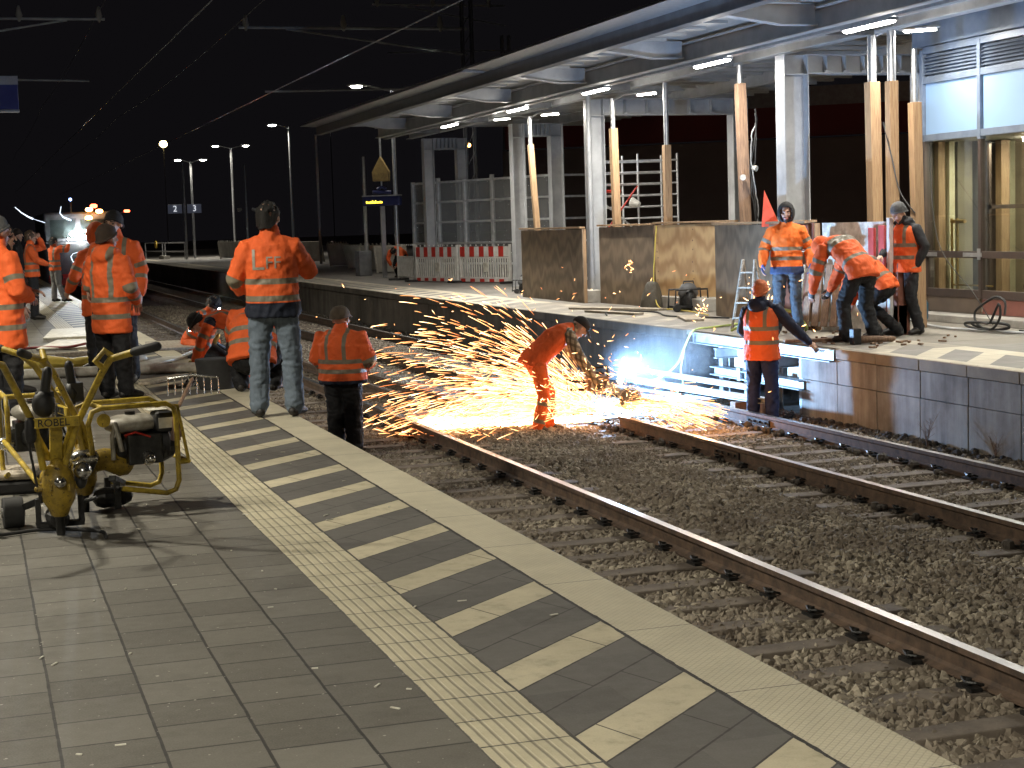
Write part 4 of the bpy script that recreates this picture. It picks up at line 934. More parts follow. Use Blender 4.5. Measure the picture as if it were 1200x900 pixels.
for x in (0, 1.35, 2.7, 4.05, 5.4, LW):
    mb = MB(); mb.box(x-.045,-.05,0,x+.045,.05,HT+(.08 if x in (1.35,4.05) else 0)); mb.build('post', M['alu_matt'], sh, bevel=.004)
for z in (.5,1.1,1.72,2.32,HT-.05):
    mb = MB(); mb.box(0,-.035,z-.03,LW,.035,z+.03); mb.build('rail', M['alu_matt'], sh, bevel=.004)
for i in range(5):
    mb = MB(); mb.box(i*1.35+.05,-.006,.53,i*1.35+1.3,.006,HT-.08); mb.build('pane', M['glass_hazy'], sh)
mb = MB(); mb.box(LW*.99,.05,0,LW+.04,1.6,.08)
for z in (1.1,1.72,2.32,HT-.05): mb.box(LW-.03,.05,z-.03,LW+.03,1.6,z+.03)
mb.box(LW-.04,1.52,0,LW+.04,1.6,HT); mb.build('side_frame', M['alu_matt'], sh)
def barrier(label, a, b, h=1.0, boards=True, zb=0):
    a = V((*a, 0)); b = V((*b, 0)); d = b-a; Ln = d.length
    g = empty('barrier_fence', a, label, 'barrier', 'plastic barriers on the far platform' if not boards else None, math.atan2(d.y, d.x))
    mb = MB()
    for x in (0, Ln): mb.box(x-.03,-.03,.05,x+.03,.03,h+.04)
    mb.box(0,-.02,.12,Ln,.02,.16); mb.box(0,-.02,h*.66,Ln,.02,h*.70); n = int(Ln/.11)
    for i in range(1, n): x = Ln*i/n; mb.box(x-.022,-.012,.16,x+.022,.012,h*.66)
    for i in range(1, 9): x = Ln*i/9; mb.box(x-.012,-.015,h-.0,x+.012,.015,h+.045)
    mb.build('frame', M['white'], g, bevel=.003)
    if boards:
        for z0, z1 in ((h*.71,h*.98),(.03,.115)):
            mb = MB(); k = 10
            for i in range(k):
                mb.cur = i % 2; mb.box(.035+(Ln-.07)*i/k,-.028,z0,.035+(Ln-.07)*(i+1)/k,-.001,z1)
            mb.build('striped_board', [M['red'],M['white']], g)
        mb = MB(); mb.box(Ln*.48,-.035,h*.3,Ln*.58,-.014,h*.55); mb.build('badge', M['white_dirty'], g)
    for x in (0, Ln): mb = MB(); mb.box(x-.1,-.3,0,x+.1,.3,.06); mb.build('foot', M['rubber'], g, bevel=.01)
    return g
barrier('left red and white barrier in front of the glass shelter', (12.55,47.6), (13.2,45.55), 1.03)
barrier('right red and white barrier in front of the glass shelter', (13.25,45.4), (14.02,43.2), 1.03)
barrier('narrow white barrier left of the red and white ones', (12.5,49.6), (12.57,47.9), 1.06, False)
M['barrier_pale'] = simple('barrier_pale', (0.62,0.60,0.54), (0.42,0.40,0.35), 2, 0.7)
# grey barrier panels leaning and standing along the far platform
gp = [(14.7,66.5,15.0,64.6,.95,'grey barrier panel, nearest pair left of the display column'),(14.4,62.3,15.2,60.5,.95,'grey toothed barrier panel just left of the display column'),(13.9,58.3,14.9,57.6,.95,'grey barrier panel right behind the display column'),
      (15.0,71.5,15.6,70.0,.95,'grey toothed barrier panel behind the jeans man'),(15.9,84,16.9,82,1.0,'grey barrier panel beside the tall post behind the jeans man'),(14.9,104,15.5,101,1.0,'grey barrier panel right of the platform number sign'),
      (15.6,101,16.4,98,1.05,'second grey barrier panel right of the platform number sign'),(16.4,97,17.0,94.5,1.05,'third grey barrier panel right of the platform number sign')]
for i, (xa, ya, xb, yb, h, lb) in enumerate(gp):
    a = V((xa,ya,0)); b = V((xb,yb,0)); d = b-a; Ln = d.length*1.0
    g = empty('site_barrier', a, lb, 'barrier', None, math.atan2(d.y, d.x)); Mx = Matrix.Rotation(rad(random.uniform(6,16)), 4, 'X')
    mb = MB(); mb.box(.05,-.02,.05,Ln-.05,.02,h,Mx); mb.build('infill', M['barrier_pale'], g)
    mb = MB(); mb.box(0,-.035,0,.06,.035,h+.05,Mx); mb.box(Ln-.06,-.035,0,Ln,.035,h+.05,Mx); mb.box(.06,-.03,h,Ln-.06,.03,h+.05,Mx)
    if i % 2 == 1:
        for j in range(8): x = Ln*(j+.5)/8; mb.box(x-.02,-.02,h+.05,x+.02,.02,h+.13,Mx)
    mb.build('frame', M['white_dirty'], g)
mb = MB(); mb.box(12.55,55.2,0,13.0,55.8,.85); tag(mb.build('litter_bin', M['steel_dark'], bevel=.03), 'dark litter bin beside the display column', 'bin')
# railing with round warning sign at the platform end
rg = empty('railing', (11.55,116,0), 'low tube railing with a round yellow sign at the end of the far platform', 'railing', None, math.atan2(-10, 1.45))
for x in (0,4.5,5.2,10): mb = MB(); mb.tube([(x,0,0),(x,0,1.05)], .04, 8); mb.build('post', M['galv'], rg, True)
for z in (.5,1.05): mb = MB(); mb.tube([(0,0,z),(10,0,z)], .035, 8); mb.build('bar', M['galv'], rg, True)
mb = MB(); mb.cyl((3.2,-.12,.95),(3.2,-.06,.95),.24,24); o = mb.build('warning_disc', simple('signyellow',(.75,.50,.05),None,4,.4), rg)
mb = MB(); mb.box(3.16,-.13,.90,3.24,-.122,1.10); mb.box(3.17,-.13,.80,3.23,-.122,.86); mb.build('mark', M['black'], o)
mb = MB(); mb.box(12.0,112.0,0,12.4,109.2,.22); tag(mb.build('concrete_step', M['concrete'], bevel=.01), 'low concrete block at the end railing', 'block')
# ------------------------------------------------------------------ lamp posts along the far platform
def lamp_post(label, x, y, h, arm=.85, on=(1,1), pw=60, r=.075, th=30, group=None, col=(1,.93,.80)):
    g = empty('lamp_post', (x, y, 0), label, 'lamp post', group)
    mb = MB(); mb.loft([(0,0,0),(0,0,h)], [r, r*.75], 12, None, False); mb.build('pole', M['galv'], g, True)
    for k, s in enumerate((-1, 1)):
        if on[k] is None: continue
        mb = MB(); mb.tube([(0,0,h-.05),(s*arm*.4,0,h+.06),(s*arm*.75,0,h+.14)], .03, 8); mb.build('arm', M['galv'], g, True)
        c = V((s*arm,0,h+.15)); mb = MB(); mb.loft([c-V((s*.28,0,0)),c-V((s*.15,0,-.01)),c+V((s*.2,0,.0)),c+V((s*.3,0,0))],[(.05,.03),(.12,.05),(.12,.045),(.06,.02)],12,(0,1,0)); hd = mb.build('lamp_head', M['galv'], g, True)
        if on[k]:
            mb = MB(); mb.ell((c.x,0,c.z-.05),(.20,.10,.05)); mb.build('lens', M['lamp_white'], hd, True)
            light('SPOT', (x+c.x, y, c.z-.14), pw, col, .12, (0,0,0), 'platform_lamp', spot=2.7, blend=.6)
    return g
grp = 'twin headed lamp posts along the far platform'
lamp_post('twin headed lamp post just right of the platform number sign', 13.85, 108, 6.15, .8, group=grp, pw=500)
lamp_post('tall twin headed lamp post, second right of the platform number sign', 16.75, 110, 7.1, 1.0, group=grp, pw=500)
lamp_post('tall lamp post directly behind the head of the jeans man', 15.95, 85, 6.85, .85, (1,None), group=grp, pw=450)
lamp_post('twin headed lamp post rising above the canopy end', 13.2, 52.4, 6.0, 1.15, group=grp, pw=160)
lamp_post('thin dark post left of the display column', 13.6, 58.5, 4.15, .8, (None,None))
lamp_post('dark tall post behind the right shoulder of the jeans man', 15.7, 77, 6.0, .8, (None,None))
g = empty('number_sign', (13.03,105.5,0), 'platform number sign reading 2 and 3 on a thin pole', 'sign')
mb = MB(); mb.loft([(0,0,0),(0,0,6.0)],[.07,.05],12,None,False); mb.build('pole', M['galv'], g, True)
def text(s, size, mat, parent, Mx, th=.004, name='lettering'):
    c = bpy.data.curves.new('t', 'FONT'); c.body = s; c.size = size; c.extrude = th; c.align_x = 'CENTER'; c.align_y = 'CENTER'
    o = bpy.data.objects.new('t', c); COL.objects.link(o); dg = bpy.context.evaluated_depsgraph_get(); me = bpy.data.meshes.new_from_object(o.evaluated_get(dg)); bpy.data.objects.remove(o)
    me.transform(Mx); me.materials.clear(); me.materials.append(mat); q = bpy.data.objects.new(name, me); COL.objects.link(q); q.parent = parent; return q
RX = Matrix.Rotation(rad(90), 4, 'X')
M['sign_num'] = emit('sign_num', (.6,.62,.66), .9); M['sign_num'].cycles.emission_sampling = 'NONE'
for s, t in ((-1,'2'),(1,'3')):
    mb = MB(); mb.box(s*.60-.42,-.08,2.88,s*.60+.42,.08,3.42); q = mb.build('number_panel', emit('signpanel'+t,(.16,.18,.26),.10), g, bevel=.01)
    text(t, .52, M['sign_num'], q, Matrix.Translation((s*.60,-.09,3.15)) @ RX)
g = lamp_post('dark camera post between number sign and jeans man', 15.2, 95, 5.4, .8, (None,None)); 
for s in (-1,1): mb = MB(); mb.cyl((s*.30,-.05,2.9),(s*.5,-.1,2.85),.09,12); mb.build('camera', M['galv'], g, True)
g = lamp_post('dim far lamp burning yellow alone in the dark at left', 26, 230, 13.5, .1, (None,None)); mb = MB(); mb.ell((0,0,13.7),(.55,.55,.45)); mb.build('lens', emit('far_yellow',(1,.75,.3),14), g, True)
# display column, clock housing
g = empty('display_column', (12.8,52.6,0), 'blue train display with yellow lettering on a post before the glass shelter', 'display')
mb = MB(); mb.box(-.07,-.07,0,.07,.07,2.3); mb.build('post', M['steel_grey'], g, bevel=.01)
RZ = Matrix.Rotation(math.atan2(-.55, 1), 4, 'Z')
mb = MB(); mb.box(-.62,-.12,2.32,.62,.12,2.62,RZ); q = mb.build('case', M['sign_blue'], g, bevel=.015)
mb = MB(); mb.box(-.63,-.13,2.62,.63,.13,2.66,RZ); mb.build('case_lid', M['galv'], q)
M['led'] = emit('led_yellow', (1,.75,.05), 3.0)
mb = MB(); rr = random.Random(3)
for i in range(11): mb.box(-.50+.05*i,-.128,2.40,-.465+.05*i,-.122,2.40+rr.choice((.07,.09,.055)),RZ)
mb.build('led_text', M['led'], q)
mb = MB(); mb.tube([(-.15,0,2.85),(.0,0,2.92),(.15,0,2.85)],.05,8); mb.tube([(-.3,0,2.75),(.3,0,2.75)],.06,8); mb.build('bracket', M['sign_blue'], g, True)
mb = MB(); mb.prism([(-.26,3.1),(.26,3.1),(.28,3.4),(0,3.9),(-.28,3.4)],-.1,.1,RZ); mb.build('clock_housing', simple('brasshouse',(.38,.27,.09),(.2,.13,.05),6,.5), g, bevel=.02)
mb = MB(); mb.tube([(0,0,2.9),(0,0,4.5)],.03,8); mb.build('hanger', M['galv'], g, True)
# ------------------------------------------------------------------ glass building on the right
bd = empty('station_building', (13.86,22.3,0), 'glass fronted station building with lit upper panes at the right', 'building')
bi = Matrix.Translation((-13.86,-22.3,0))
def bp(mb, name, mat, parent=bd, bevel=0, smooth=False):
    o = mb.build(name, mat, None, smooth, bevel); o.parent = parent; o.matrix_parent_inverse = bi; return o
M['frame_blue'] = simple('frame_blue', (0.20,0.25,0.33), (0.15,0.19,0.26), 5, .4, .2)
M['frame_brown'] = simple('frame_brown', (0.075,0.05,0.04), (0.05,0.035,0.03), 5, .45)
mb = MB()
muls = [22.22, 20.72, 19.22, 17.72, 16.22, 14.7]
for y in muls: mb.box(13.80,y-.04,2.62,13.90,y+.04,4.02)
mb.box(13.81,14.0,2.66,13.89,22.18,2.76); mb.box(13.81,14.0,3.52,13.89,22.18,3.62); mb.box(13.81,14.0,3.96,13.89,22.18,4.06)
bp(mb, 'upper_frame', M['frame_blue'], bevel=.004)
mb = MB(); mb.box(13.76,14.0,4.07,13.95,22.4,4.50); bp(mb, 'fascia', M['frame_blue'], bevel=.01)
for i in range(5):
    y1, y0 = muls[i]-.05, muls[i+1]+.05
    mb = MB()
    for k in range(6):
        z = 3.655+.05*k; mb.add([(13.82,y0,z),(13.82,y1,z),(13.87,y1,z+.035),(13.87,y0,z+.035),(13.822,y0,z-.004),(13.822,y1,z-.004),(13.873,y1,z+.031),(13.873,y0,z+.031)], [(0,1,2,3),(4,7,6,5),(0,4,5,1),(2,6,7,3),(0,3,7,4),(1,5,6,2)])
    mb.box(13.885,y0,3.63,13.90,y1,3.95)
    bp(mb, 'louvre', M['frame_blue'])
    mb = MB(); mb.box(13.85,y0+.005,2.765,13.862,y1-.005,3.515); bp(mb, 'opal_pane', M['opal'] if 'opal' in M else M.setdefault('opal', emit('opal',(.20,.31,.46),.42)))
mb = MB()
for y in muls: mb.box(13.81,y-.035,.34,13.89,y+.035,2.62)
mb.box(13.82,14.0,.92,13.88,22.18,1.02); mb.box(13.82,14.0,.34,13.88,22.18,.46); mb.box(13.80,22.14,0,13.95,22.34,2.66)
bp(mb, 'lower_frame', M['frame_brown'], bevel=.004)
mb = MB()
for y in muls[:4]: mb.box(13.795,y-.06,.94,13.809,y+.40 if y < 22 else y-.4,1.0); mb.box(13.79,y-.03,.90,13.808,y+.03,1.06)
bp(mb, 'rail_clamp', M['alu'])
for i in range(5):
    mb = MB(); mb.box(13.845,muls[i+1]+.036,1.02,13.853,muls[i]-.036,2.655); bp(mb, 'pane', M['glass'])
    mb = MB(); mb.box(13.845,muls[i+1]+.036,.465,13.853,muls[i]-.036,.915); bp(mb, 'pane', M['glass'])
    mb = MB(); mb.box(13.83,muls[i+1]+.036,.12,13.87,muls[i]-.036,.335); bp(mb, 'kick_panel', simple('kick%d'%i, [(.16,.12,.09),(.22,.08,.06),(.14,.10,.08)][i%3], None, 3, .5))
mb = MB(); mb.box(13.42,14.0,0,13.83,22.2,.11); bp(mb, 'plinth', M['concrete'], bevel=.01)
mb = MB(); mb.box(13.9,13.9,.1,17.5,22.3,.14); bp(mb, 'floor', simple('bfloor',(.3,.28,.24),None,3,.5))
mb = MB(); mb.box(17.4,13.9,.14,17.5,22.3,4.05); mb.box(13.95,22.2,.14,17.4,22.3,4.05); bp(mb, 'inner_wall', simple('bwall',(.42,.36,.24),(.3,.25,.16),1.5,.7))
mb = MB(); mb.box(13.95,13.9,2.66,17.4,22.2,2.70); bp(mb, 'inner_ceiling', simple('bceil',(.5,.47,.38),None,2,.7))
mb = MB(); mb.box(13.7,13.9,4.51,18,22.4,4.54); bp(mb, 'roof', M['steel_dark'])
for i, (y, wd, c) in enumerate(((21.85,.16,'timber'),(21.3,.22,'curtain'),(20.9,.12,'cream'),(20.3,.18,'curtain'),(19.9,.14,'cream'),(19.6,.16,'cream'),(18.9,.3,'curtain'))):
    if 'curtain' not in M: M['curtain'] = simple('curtain', (.22,.19,.13), (.15,.13,.09), 3, .8); M['cream'] = simple('cream', (.62,.57,.38), (.5,.45,.3), 3, .6)
    mb = MB(); mb.box(14.9+.2*(i%3),y-wd/2,.14,15.05+.2*(i%3),y+wd/2,2.655); bp(mb, 'pilaster', M[c], bevel=.01)
for i,(xa,xb,c,dy) in enumerate(((14.0,14.12,'timber',.06),(14.2,14.30,'cream',.05),(14.36,14.62,'curtain',.04),(14.66,14.72,'steel_dark',.08),(14.78,15.1,'frame_brown',.03),(15.14,15.30,'cream',.10),(15.36,15.62,'curtain',.05),(15.7,15.85,'cream',.10),(15.9,16.6,'frame_brown',.04),(16.7,16.8,'cream',.1))):
    mb = MB(); mb.box(xa,22.19-dy*2,.14,xb,22.19,2.655); bp(mb, 'pilaster', M[c], bevel=.005)
mb = MB(); mb.box(14.3,21.2,1.62,16.8,21.26,1.68); mb.box(14.3,21.2,.3,14.34,21.26,2.6); mb.box(15.2,21.2,.14,15.26,21.26,2.6); mb.box(14.0,19.9,.5,15.6,19.95,.56); bp(mb, 'inner_frame', M['frame_brown'])
for y in (21.95,21.80,20.0): mb = MB(); mb.tube([(14.15,y,.16),(14.15,y,1.5)],.02,8); mb.tube([(14.15,y,.5),(14.15,y-.9,.5)],.015,6); mb.tube([(14.15,y,1.45),(14.15,y-.2,1.45)],.03,8); bp(mb, 'brass_rail', M['gold'], smooth=True)
for y in (20.95,18.6,16.5): 
    mb = MB(); mb.box(14.9,y-.28,2.60,15.2,y+.28,2.655); bp(mb, 'ceiling_lamp', M['lamp_white']); light('AREA',(14.35,y,2.57),26,(1,.88,.62),.5,(0,0,0),'room_lamp')
# dark hall beyond the gates
hb = empty('background_hall', (30,60,0), 'dark hall with a dull red band far behind the gates', 'building')
def hp(mb, n, m): o = mb.build(n, m, None); o.parent = hb; o.matrix_parent_inverse = Matrix.Translation((-30,-60,0)); return o
A_ = (24,56); 
mb = MB(); mb.beam((20,62,2.2),(46,44,2.2),.3,4.4); hp(mb,'wall',simple('hallwall',(.12,.10,.09),(.09,.075,.07),.5,.9))
mb = MB(); mb.beam((20,61.7,5.0),(46,43.7,5.0),.3,1.1); hp(mb,'red_band',simple('hallred',(.10,.012,.012),None,.5,.8))
mb = MB(); mb.beam((20,61.7,5.9),(46,43.7,5.9),.3,.7); hp(mb,'roof_edge',M['steel_dark'])
mb = MB(); mb.beam((33.8,52.2,2.4),(34.0,52.06,2.4),.1,1.3); hp(mb,'lit_slit',emit('slit',(1,.85,.6),1.6))
light('SPOT',(24,40,9),260,(1,.6,.4),.5,None,'hall_spot',spot=1.9).rotation_euler = (rad(60),0,rad(-40))  # unseen spot without a fitting, lights the dark hall
# ------------------------------------------------------------------ overhead line
for i,(x,z,lb) in enumerate(((4.35,5.7,'contact wire above the near track'),(4.35,8.5,'carrier wire high above the near track'),(8.3,5.46,'contact wire running past the canopy edge'),(8.3,7.85,'carrier wire high above the far track'))):
    mb = MB(); pts = [(x, y, z + (.25*((((y+5) % 50)-25)/25)**2 if z > 7 else 0)) for y in range(0, 160, 5)]; mb.tube(pts, .012, 6)
    tag(mb.build('overhead_wire', M['alu'] if False else M['galv']), lb, 'wire')
def mast(label, x, y, armx, z):
    g = empty('catenary_mast', (x,y,-.9), label, 'mast')
    mb = MB()
    for dx in (-.15,.15):
        for dy in (-.12,.12): mb.beam((dx,dy,0),(dx,dy,10.2),.05,.05,V((0,1,0)))
    for k in range(16): mb.beam((-.15,-.12,k*.62),(.15,-.12,k*.62+.5),.02,.03,V((0,1,0)))
    mb.build('lattice_post', M['steel_dark'], g)
    mb = MB(); L_ = armx-x; mb.tube([(0,0,z+.9),(L_,0,z+.9)],.045,8); mb.tube([(0,0,z+.1),(L_*.8,0,z+.86)],.03,8); mb.tube([(0,0,z-.9),(L_*.9,0,z-1.0)],.03,8); mb.build('bracket_arm', M['steel_grey'], g, True)
    for q in (.12,.55,.97): mb = MB(); mb.loft([(L_*q,0,z+.85),(L_*q,0,z+1.0),(L_*q,0,z+1.25)],[.05,.11,.05],8); mb.build('insulator', M['barrier_grey'], g, True)
mast('catenary mast at the left whose arm reaches over the near track', -1.2, 54, 4.5, 8.35)
mast('catenary mast behind the canopy with its arm above the far track', 15.2, 50.5, 8.1, 7.7)
mast('distant catenary mast beyond the canopy roof', 21.5, 66, 16, 10.5)
# info board hanging at top left
g = empty('hanging_board', (.72,25,3.43), 'dark blue hanging information board cut by the left picture edge', 'display')
mb = MB(); mb.box(-1.3,-.1,.03,.10,.1,.50); mb.build('case', M['sign_blue'], g, bevel=.01)
mb = MB(); mb.box(-1.3,-.105,0,.105,.105,.028); mb.box(-1.3,-.105,.38,.105,-.101,.5); mb.build('trim', M['sign_frame'], g)
mb = MB(); mb.tube([(-.7,0,.5),(-.7,0,3)],.03,8); mb.tube([(-.7,0,3),(-3.2,0,3)],.04,8); mb.tube([(-3.2,0,3.03),(-3.2,0,-3.43)],.06,8); mb.build('hanger', M['steel_dark'], g, True)
# far small lights
for i,(x,y,z,m_,r_l,lb) in enumerate(((22.5,75,5.3,'lamp_orange',.09,'small orange lamp shining left of the first canopy frame'),(27,70,2.9,'lamp_orange',.12,'small yellow lamp glowing between the canopy frames'),(28,62,.9,'lamp_orange',.11,'low small lamp seen through the wide frame'),(32,150,11.6,'lamp_white',.15,'faint white lamp far behind the lamp posts'))):
    g = empty('far_lamp', (x,y,z), lb, 'lamp'); mb = MB(); mb.ell((0,0,0),(r_l,r_l,r_l)); mb.build('bulb', M[m_], g, True); mb = MB(); mb.tube([(0,0,.1),(0,.3,.3),(0,.3,-z-1)],.05,6); mb.build('post', M['steel_dark'], g, True)
# ------------------------------------------------------------------ opened platform edge: steelwork and lying girders
M['edge_steel'] = simple('edge_steel', (.42,.46,.48), (.28,.31,.33), 7, .5, .3, .3, 30)
se = empty('edge_support', (9.9,20,-.5), 'steel channel and brackets carrying the opened platform edge', 'steel support')
iv = Matrix.Translation((-9.9,-20,.5))
def sp(mb, n, m=M['edge_steel'], bev=.003): o = mb.build(n, m, None, False, bev); o.parent = se; o.matrix_parent_inverse = iv; return o
mb = MB(); mb.box(9.915,17.96,-.17,9.935,22.1,-.015); mb.box(9.86,17.96,-.17,9.914,22.1,-.158); mb.box(9.86,17.96,-.027,9.914,22.1,-.015); sp(mb,'edge_channel')
for y in (18.95,19.75,20.55,21.35): mb = MB(); mb.ibeam((10.06,y,-.172),(10.06,y,-.98),.12,.12,.012,V((1,0,0))); sp(mb,'post')
for y in (19.3,20.2,21.1): mb = MB(); mb.ibeam((9.80,y,-.26),(11.5,y,-.26),.10,.14,.012); sp(mb,'bracket')
mb = MB(); mb.ibeam((9.93,18.75,-.52),(9.93,21.4,-.52),.16,.12,.014); sp(mb,'lower_beam')
for y,z in ((19.3,-.40),(20.1,-.38),(20.9,-.36),(18.98,-.62)): mb = MB(); mb.box(10.14,y-.34,z-.22,10.16,y+.30,z+.15); sp(mb,'infill_plate', M['white_dirty'])
for y in (19.6,20.5): mb = MB(); mb.box(9.86,y-.05,-.60,9.90,y+.05,-.42); sp(mb,'clip_plate')
for i,(a,b,w,h,lb) in enumerate((((9.30,18.6,-.66),(9.05,23.4,-.70),.14,.07,'upper of the white lit girders lying beside the far rail'),((9.45,19.3,-.56),(9.35,23.6,-.60),.12,.06,'farthest lying girder with its end towards the orange beanie man'),((9.22,19.9,-.80),(8.75,23.2,-.82),.18,.10,'lowest bright girder lying against the far rail'))):
    mb = MB(); mb.ibeam(a, b, w, h, .012); tag(mb.build('steel_girder', M['edge_steel'], bevel=.002), lb, 'girder')
for i,(y,lb) in enumerate(((19.2,'timber block under the near ends of the lying girders'),(22.6,'timber block under the far ends of the lying girders'))):
    mb = MB(); mb.box(9.15,y-.08,-.93,9.65,y+.08,-.72); tag(mb.build('timber_block', M['timber_old'], bevel=.01), lb, 'block')
# two dark spare rails lying left of the cut between the tracks
for i,(a,b,lb) in enumerate((((6.35,21.5),(6.15,30.5),'rusty spare rail lying between the tracks behind the sparks'),((5.85,22.5),(5.75,31),'second rusty spare rail lying nearer to the near track'))):
    mb = MB(); mb.beam((a[0],a[1],-.80),(b[0],b[1],-.80),.07,.05); mb.beam((a[0],a[1],-.86),(b[0],b[1],-.86),.02,.09); mb.beam((a[0],a[1],-.90),(b[0],b[1],-.90),.14,.02)
    tag(mb.build('spare_rail', M['rail']), lb, 'rail')
mb = MB(); mb.box(5.5,21.6,-.93,7.2,21.75,-.86); mb.box(5.4,24.5,-.93,7.1,24.65,-.86); tag(mb.build('timber_bearer', M['timber_old'], bevel=.01), 'flat timber bearers under the spare rails', 'timber')
# hoses and cables
def tube_thing(name, pts, r, mat, label, cat, n=8, sub=6):
    P = [V(p) for p in pts]; out = []
    for i in range(len(P)-1):
        p0, p1, p2, p3 = P[max(i-1,0)], P[i], P[i+1], P[min(i+2,len(P)-1)]
        for j in range(sub):
            t = j/sub; out.append(.5*((2*p1)+(p2-p0)*t+(2*p0-5*p1+4*p2-p3)*t*t+(3*p1-p0-3*p2+p3)*t**3))
    out.append(P[-1]); mb = MB(); mb.loft(out, [r]*len(out), n, None, False); return tag(mb.build(name, M[mat] if isinstance(mat,str) else mat, smooth=True), label, cat)
tube_thing('welding_hose', [(11.2,22.9,.02),(10.3,22.3,.02),(9.95,22.0,.03),(9.80,21.9,-.02),(9.68,21.85,-.2),(9.5,21.7,-.42),(9.2,21.5,-.56),(8.9,21.35,-.62),(8.62,21.15,-.60)], .016, 'hose', 'pale yellow green hose hanging from the platform edge to the welding spot', 'hose')
tube_thing('welding_hose', [(9.66,21.83,-.25),(9.5,21.6,-.5),(9.35,21.2,-.66),(9.2,21.0,-.72),(9.0,20.6,-.72)], .013, 'hose', 'thinner branch of the pale hose ending on the girders', 'hose')
tube_thing('green_hose', [(10.25,21.5,.02),(10.35,21.2,.15),(10.4,20.95,.28),(10.5,20.7,.33),(10.7,20.5,.30),(10.9,20.5,.1),(11.0,20.7,.03)], .022, 'hose', 'thick green hose arching beside the slatted panel', 'hose')
rr = random.Random(8)
for k,(cx,cy,r,lb) in enumerate(((12.72,18.9,.34,'black cable coil standing upright by the glass front'),(12.9,18.2,.30,'loose black cable loops lying right of the upright coil'))):
    pts = []
    for i in range(34):
        a = i*.62; q = r*(1+.12*math.sin(i*1.3)); 
        pts.append((cx+.08*math.sin(a*.7)+.03*k*i/6, cy-math.cos(a)*q*1.1-.02*i*k, .04+(q*(1+math.sin(a))*(.62 if k == 0 and i < 12 else .16))))
    tube_thing('cable_coil', pts, .017, 'rubber', lb, 'cable', 6, 3)
tube_thing('cable', [(13.3,22.3,.12),(12.9,21.0,.05),(12.6,19.8,.03),(12.7,18.8,.03),(12.8,17.8,.03),(12.75,16,.03),(12.9,14.5,.03)], .02, 'steel_grey', 'grey hose lying along the glass front plinth', 'cable')
tube_thing('cable', [(13.35,17.0,.3),(13.2,17.3,.2),(13.1,17.9,.03),(13.0,18.6,.03)], .014, 'rubber', 'black cable running up at the right picture edge', 'cable')
tube_thing('cable', [(12.55,21.2,2.9),(12.5,20.9,2.4),(12.45,20.6,1.9),(12.5,20.3,1.6)], .010, 'rubber', 'thin dark cable slung between the tall timber posts', 'cable')
tube_thing('cable', [(13.80,22.0,2.6),(13.3,21.0,1.2),(12.9,19.5,.5),(12.8,18.9,.1)], .006, 'rubber', 'thin dark cable hanging in front of the glass building', 'cable')
tube_thing('yellow_cable', [(12.02,28.3,1.5),(11.96,28.25,1.1),(11.9,28.2,.5),(11.85,27.9,.05),(11.8,27,.03),(11.7,26,.03),(11.5,25,.03)], .012, 'bag_yellow', 'yellow cable hanging over the bright plywood', 'cable')
tube_thing('cable', [(10.3,26.5,.02),(10.8,27.6,.02),(11.3,26.8,.02),(11.0,25.4,.02),(11.5,24.2,.02)], .014, 'rubber', 'dark cable snaking over the far platform', 'cable')
# power tools and clutter on the far platform
def machine_small(x, y, s, label):
    g = empty('power_unit', (x,y,0), label, 'machine')
    mb = MB(); mb.box(-.30*s,-.2*s,.06*s,.30*s,.2*s,.10*s); mb.loft([(0,-.0,.10*s),(0,0,.30*s)],[.17*s,.14*s],14); mb.build('motor', M['dark_metal'], g, True)
    mb = MB(); mb.loft([(0,0,.30*s),(0,0,.40*s)],[(.20*s,.12*s),(.17*s,.10*s)],12); mb.build('cover', M['steel_dark'], g, True)
    mb = MB(); mb.tube([(-.32*s,-.15*s,.05*s),(-.3*s,-.15*s,.38*s),(.3*s,-.15*s,.38*s),(.32*s,-.15*s,.05*s)],.018*s,8); mb.tube([(-.32*s,.15*s,.05*s),(-.3*s,.15*s,.38*s),(.3*s,.15*s,.38*s),(.32*s,.15*s,.05*s)],.018*s,8); mb.build('cage', M['black'], g, True)
    mb = MB(); mb.tube([(-.1*s,0,.42*s),(-.08*s,0,.52*s),(.1*s,0,.52*s),(.12*s,0,.42*s)],.015*s,8); mb.build('handle', M['black'], g, True)
    for sx in (-1,1): mb = MB(); mb.cyl((sx*.30*s,-.22*s,.07*s),(sx*.30*s,-.16*s,.07*s),.07*s,14); mb.build('foot', M['rubber'], g, True)
machine_small(12.0, 26.9, 1.0, 'black motor unit with carrying frame below the bright plywood')
machine_small(12.3, 36.9, .8, 'small dark machine at the left foot of the plywood hoarding')
mb = MB(); mb.loft([(11.86,28.2,0),(11.86,28.2,.22),(11.88,28.22,.42)],[(.24,.2),(.20,.15),(.14,.08)],14); me_ = mb.build('black_bag', M['cloth_dark'], smooth=True); tag(me_, 'dark slumped bag under the yellow cable', 'bag')
for i,(x,y,a,l,w,lb) in enumerate(((11.2,28.3,.5,2.1,.28,'pale long board lying on the far platform below the hoarding'),(10.7,27.2,.2,1.6,.2,'second thin board lying near the far platform edge'),(11.0,24.6,-.3,1.2,.3,'flat grey board lying before the dark plywood'),(10.35,19.0,1.2,1.0,.18,'brown plank lying at the feet of the bending men'))):
    mb = MB(); mb.box(-w/2,-l/2,.004,w/2,l/2,.04, Matrix.Translation((x,y,0)) @ Matrix.Rotation(a,4,'Z')); tag(mb.build('loose_board', M['wood_grey' if i != 3 else 'timber_old'], bevel=.004), lb, 'board')
mb = MB(); rr = random.Random(5)
